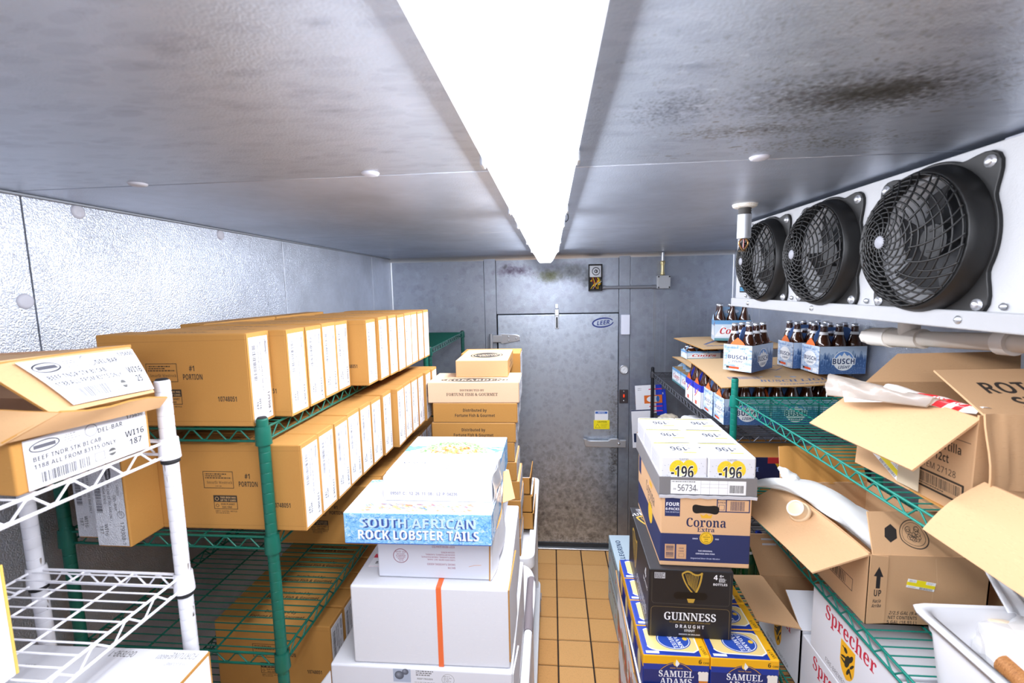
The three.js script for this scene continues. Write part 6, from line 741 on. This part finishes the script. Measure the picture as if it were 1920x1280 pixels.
// ------------------------------------------------------------------ tortilla carton and its neighbour on the upper green shelf
{
  const x = 0.785, xr = 1.14, zn = -0.89, zf = -1.2, y = 1.6895, yt = 1.9, q = (a, b, c) => V(a - x, b - y, c - zn), K = [kraftBoard, kraftBoard, kraftBoard];
  const tt = tex(1024, 690, (c, w, h) => { kraftBg(c, w, h, BOARD, 111); const I = '#33291f'; T(c, 'Flour Tortilla', 760, 250, 84, { color: I, sx: 0.62 }); T(c, '8/12ct', 760, 336, 80, { color: I, sx: 0.66 }); T(c, 'ITEM 27128', 760, 426, 62, { color: I, weight: 'normal', sx: 0.8 }); c.strokeStyle = I; c.lineWidth = 14; c.strokeRect(590, 480, 350, 120); bars(c, 626, 496, 290, 70, 51, '#4c4034'); lines(c, 570, 574, 270, 1, 8, 3, '#4c4034', 8); c.lineWidth = 4; c.beginPath(); c.moveTo(480, 470); c.lineTo(480, 560); c.lineTo(520, 580); c.stroke(); c.beginPath(); c.moveTo(760, 180); c.lineTo(980, 180); c.stroke(); });
  const rs = tex(1024, 560, (c, w, h) => { kraftBg(c, w, h, BOARD, 112); T(c, 'ROTATE', 470, 250, 190, { color: '#2a211b', sx: 0.86 }); T(c, 'STOCK', 520, 430, 190, { color: '#2a211b', sx: 0.86 }); lines(c, 700, 110, 120, 1, 8, 3, '#4c3c2c', 9); });
  const o = thing('tortilla_carton', 'open brown tortilla carton with wide flaps on the upper green shelf', 'carton', [x, y, zn]);
  part('side_panel', panel(q(x - 0.011, y, zf), q(x + 0.01, y, zn), q(x, yt - 0.005, zn), q(x, yt, zf), 0.004), [pic(tt, 0.85), kraftBoard, kraftBoard], o); part('side_panel', panel(q(x, y, zn), q(xr, y, zn), q(xr, yt, zn), q(x, yt, zn), 0.004), K, o); part('side_panel', panel(q(xr, y, zn), q(xr, y, zf), q(xr, yt, zf), q(xr, yt, zn), 0.004), K, o); part('side_panel', panel(q(xr, y, zf), q(x - 0.011, y, zf), q(x, yt, zf), q(xr, yt, zf), 0.004), K, o); part('carton_floor', box(xr - x, 0.004, zn - zf, (xr - x) / 2, 0.002, (zf - zn) / 2), kraft, o);
  part('flap', panel(q(0.657, 1.793, zf), q(0.684, 1.79, zn - 0.01), q(x + 0.003, yt - 0.005, zn), q(x, yt, zf), 0.004, { nu: 8, nv: 5, bend: (u, v) => 0.004 * Math.sin(u * 3) * Math.sin(v * 3) }), [kraftBoard, kraftBoard, kraftBoard], o).userData.label = 'pale folded-out flap';
  part('flap', panel(q(x, yt, zf + 0.002), q(xr, yt, zf + 0.002), q(xr + 0.05, yt + 0.066, zf - 0.056), q(0.896, yt + 0.062, zf - 0.056), 0.004), [kraftBoard, kraft, kraftBoard], o);
  part('flap', panel(q(x + 0.01, yt, zn), q(xr, yt, zn), q(xr, yt + 0.055, zn - 0.185), q(0.845, yt + 0.052, zn - 0.185), 0.004), [pic(rs, 0.85), kraftBoard, kraftBoard], o).userData.label = 'folded-in flap printed ROTATE STOCK';
  const s = part('price_sticker', panel(q(0.772, 1.752, -1.165), q(0.7825, 1.698, -1.068), q(0.7835, 1.725, -1.045), q(0.775, 1.768, -1.12), 0.0008), [pic(sticker(7), 0.4), kraftBoard, kraftBoard], o); s.position.x = -0.002; part('tape', panel(q(0.7775, 1.7, -1.06), q(0.782, 1.7, -1.005), q(0.781, 1.76, -1.005), q(0.779, 1.76, -1.06), 0.0006), std(0xcdbb9e, 0.15), o, [-0.0025, 0, 0]);
  // bag of tortillas lying over the flap
  const clear = new THREE.MeshPhysicalMaterial({ color: 0xd2c8be, roughness: 0.3, transmission: 0.5, thickness: 0 }), redp = tex(512, 128, (c, w, h) => { c.fillStyle = '#f1e9e2'; c.fillRect(0, 0, w, h); c.fillStyle = '#d8262c'; for (const a of [180, 230, 330, 350, 420]) { c.save(); c.translate(a, 64); c.rotate(0.5); c.fillRect(-8, -90, 16 + (a % 50), 180); c.restore(); } T(c, 'TORTILLAS', 380, 60, 40, { color: '#d8262c' }); });
  const b = thing('tortilla_bag', 'clear red printed tortilla bag lying across carton flap', 'bag', [0.75, 1.9, -1.1]), w = (a, bb, c) => V(a - 0.75, bb - 1.9, c + 1.1);
  part('bag_film', panel(w(0.672, 1.876, -1.16), w(0.765, 1.893, -0.985), w(0.79, 1.91, -0.965), w(0.7, 1.92, -1.2), 0.004, { nu: 14, nv: 8, bend: (u, v) => 0.014 * Math.sin(v * 3.1) + 0.006 * Math.sin(u * 16 + v * 8) * Math.sin(v * 3.1) }), [clear, clear, clear], b);
  part('bag_header', panel(w(0.73, 1.895, -1.06), w(0.81, 1.892, -0.925), w(0.832, 1.903, -0.915), w(0.756, 1.92, -1.08), 0.002, { nu: 10, nv: 4, bend: (u, v) => 0.012 * Math.sin(v * 3.1) + 0.003 * Math.sin(u * 14) }), [pic(redp, 0.3), clear, clear], b);
  part('insert_card', panel(w(0.69, 1.868, -1.12), w(0.752, 1.893, -1.02), w(0.757, 1.9, -1.03), w(0.69, 1.892, -1.13), 0.001), std(0xf6f6fa, 0.5), b);
  // nearer neighbour with creased flaps
  const x2 = 0.785, n = thing('creased_carton', 'open carton with creased upright flap, beside tortilla carton', 'carton', [x2, y, -0.86]), p = (a, bb, c) => V(a - x2, bb - y, c + 0.86), h2 = 1.782;
  part('side_panel', panel(p(x2, y, -0.86), p(x2, y, -0.5), p(x2, h2, -0.5), p(x2, h2, -0.86), 0.004), K, n); part('side_panel', panel(p(1.15, y, -0.86), p(x2, y, -0.86), p(x2, h2, -0.86), p(1.15, h2, -0.86), 0.004), K, n); part('carton_floor', box(0.36, 0.004, 0.35, 0.18, 0.002, 0.18), kraft, n); part('side_panel', panel(p(1.15, y, -0.5), p(1.15, y, -0.86), p(1.15, h2, -0.86), p(1.15, h2, -0.5), 0.004), K, n);
  part('flap', panel(p(x2 - 0.004, h2 - 0.01, -0.852), p(1.15, h2 - 0.01, -0.852), p(1.15, h2 + 0.13, -0.862), p(x2 - 0.012, h2 + 0.128, -0.862), 0.004, { nu: 40, nv: 6, bend: (u, v) => -0.006 * Math.exp(-(((u - 0.045) / 0.02) ** 2)) - 0.007 * Math.exp(-(((u - 0.11) / 0.012) ** 2)) + 0.004 * Math.sin(v * 5) * (u < 0.1 ? 1 : 0) }), [kraftBoard, kraftBoard, kraftBoard], n);
  part('flap', panel(p(0.7, 1.68, -0.885), p(0.7, 1.672, -0.48), p(x2, h2, -0.5), p(x2, h2, -0.868), 0.004, { nu: 6, nv: 6, bend: (u, v) => 0.01 * Math.sin(v * 3.1) }), [kraftBoard, kraftBoard, kraftBoard], n).userData.label = 'pale folded-out flap';
}
// ------------------------------------------------------------------ white tub with bagged dough
{
  const tub = thing('food_tub', 'white plastic food tub with bagged dough on lower green shelf', 'tub', [0.92, 1.317, -0.745]), wp = std(0xe2e3e8, 0.35), W = 0.33, D = 0.46, H = 0.15;
  const rr = (s, a, b, k) => { s.moveTo(-a + k, -b); s.lineTo(a - k, -b); s.quadraticCurveTo(a, -b, a, -b + k); s.lineTo(a, b - k); s.quadraticCurveTo(a, b, a - k, b); s.lineTo(-a + k, b); s.quadraticCurveTo(-a, b, -a, b - k); s.lineTo(-a, -b + k); s.quadraticCurveTo(-a, -b, -a + k, -b); return s; };
  const ring = (n, a, b, k) => { const s = rr(new THREE.Shape(), a, b, k); return s.getSpacedPoints(n).slice(0, n); };
  const N = 72, levels = [[0.0, 0.13, 0.195, 0.04], [0.004, 0.135, 0.2, 0.04], [H - 0.04, 0.146, 0.21, 0.035], [H - 0.035, 0.148, 0.212, 0.03], [H - 0.006, 0.152, 0.216, 0.03], [H - 0.012, W / 2 - 0.002, D / 2 - 0.002, 0.022], [H - 0.004, W / 2, D / 2, 0.022], [H, W / 2 - 0.003, D / 2 - 0.003, 0.022], [H, 0.146, 0.212, 0.028], [H - 0.03, 0.14, 0.205, 0.03], [0.008, 0.128, 0.19, 0.036]], pos = [], idx = [];
  levels.forEach(([y, a, b, k]) => ring(N, a, b, k).forEach(p => pos.push(p.x, y, -p.y))); for (let l = 0; l + 1 < levels.length; l++) for (let i = 0; i < N; i++) { const a = l * N + i, b = l * N + (i + 1) % N; idx.push(a, b, a + N, b, b + N, a + N); }
  const c0 = pos.length / 3; pos.push(0, 0, 0, 0, 0.008, 0); for (let i = 0; i < N; i++) { idx.push(c0, (i + 1) % N, i); const a = (levels.length - 1) * N; idx.push(c0 + 1, a + i, a + (i + 1) % N); }
  const g = new THREE.BufferGeometry(); g.setAttribute('position', new THREE.Float32BufferAttribute(pos, 3)); g.setIndex(idx); g.computeVertexNormals(); g.setAttribute('uv', new THREE.Float32BufferAttribute(new Float32Array(pos.length / 3 * 2), 2)); part('tub_body', g, wp, tub);
  const lump = (r, sx, sy, sz, sd) => { const g = new THREE.IcosahedronGeometry(r, 5), p = g.attributes.position; for (let i = 0; i < p.count; i++) { const [a, b, c] = [p.getX(i) / r, p.getY(i) / r, p.getZ(i) / r], k = 1 + 0.07 * Math.sin(a * 5 + sd) * Math.cos(c * 4) + 0.05 * Math.sin(b * 7 + a * 6 + sd) + 0.03 * Math.sin(c * 15 + b * 9); p.setXYZ(i, p.getX(i) * k * sx, p.getY(i) * k * sy, p.getZ(i) * k * sz); } g.computeVertexNormals(); return g; };
  const d = solo('dough_bag', lump(0.1, 1.0, 0.62, 1.45, 1), std(0xf0dcc0, 0.5), 'pale bagged dough lying in the white tub', 'dough', [0.95, 1.415, -0.84]);
  const film = new THREE.MeshPhysicalMaterial({ color: 0xf4f6fa, roughness: 0.3, transmission: 0.45, thickness: 0 });
  part('bag_film', lump(0.108, 1.02, 0.66, 1.4, 2.4), film, d); part('bag_neck', panel(V(-0.03, 0.06, -0.1), V(0.05, 0.06, -0.08), V(0.005, 0.145, -0.2), V(-0.02, 0.14, -0.2), 0.002, { nu: 10, nv: 10, bend: (u, v) => 0.008 * Math.sin(u * 18) * (1 - 0.5 * v) }), film, d);
  const cr = solo('bread_crust', (() => { const g = new THREE.CylinderGeometry(0.016, 0.02, 0.18, 18, 8).rotateX(Math.PI / 2), p = g.attributes.position; for (let i = 0; i < p.count; i++) p.setX(i, p.getX(i) + 0.004 * Math.sin(p.getZ(i) * 60)); g.computeVertexNormals(); return g; })(), pic(tex(256, 256, (x, w, h) => { x.fillStyle = '#a8703c'; x.fillRect(0, 0, w, h); speck(x, w, h, 4000, 5, ['rgba(70,32,10,.35)', 'rgba(230,180,120,.35)', 'rgba(120,60,20,.3)'], 2, 12); }), 0.7), 'brown crusted roll at the rim of the white tub', 'bread', [0.853, 1.418, -0.78]);
}
renderer.render(scene, camera);
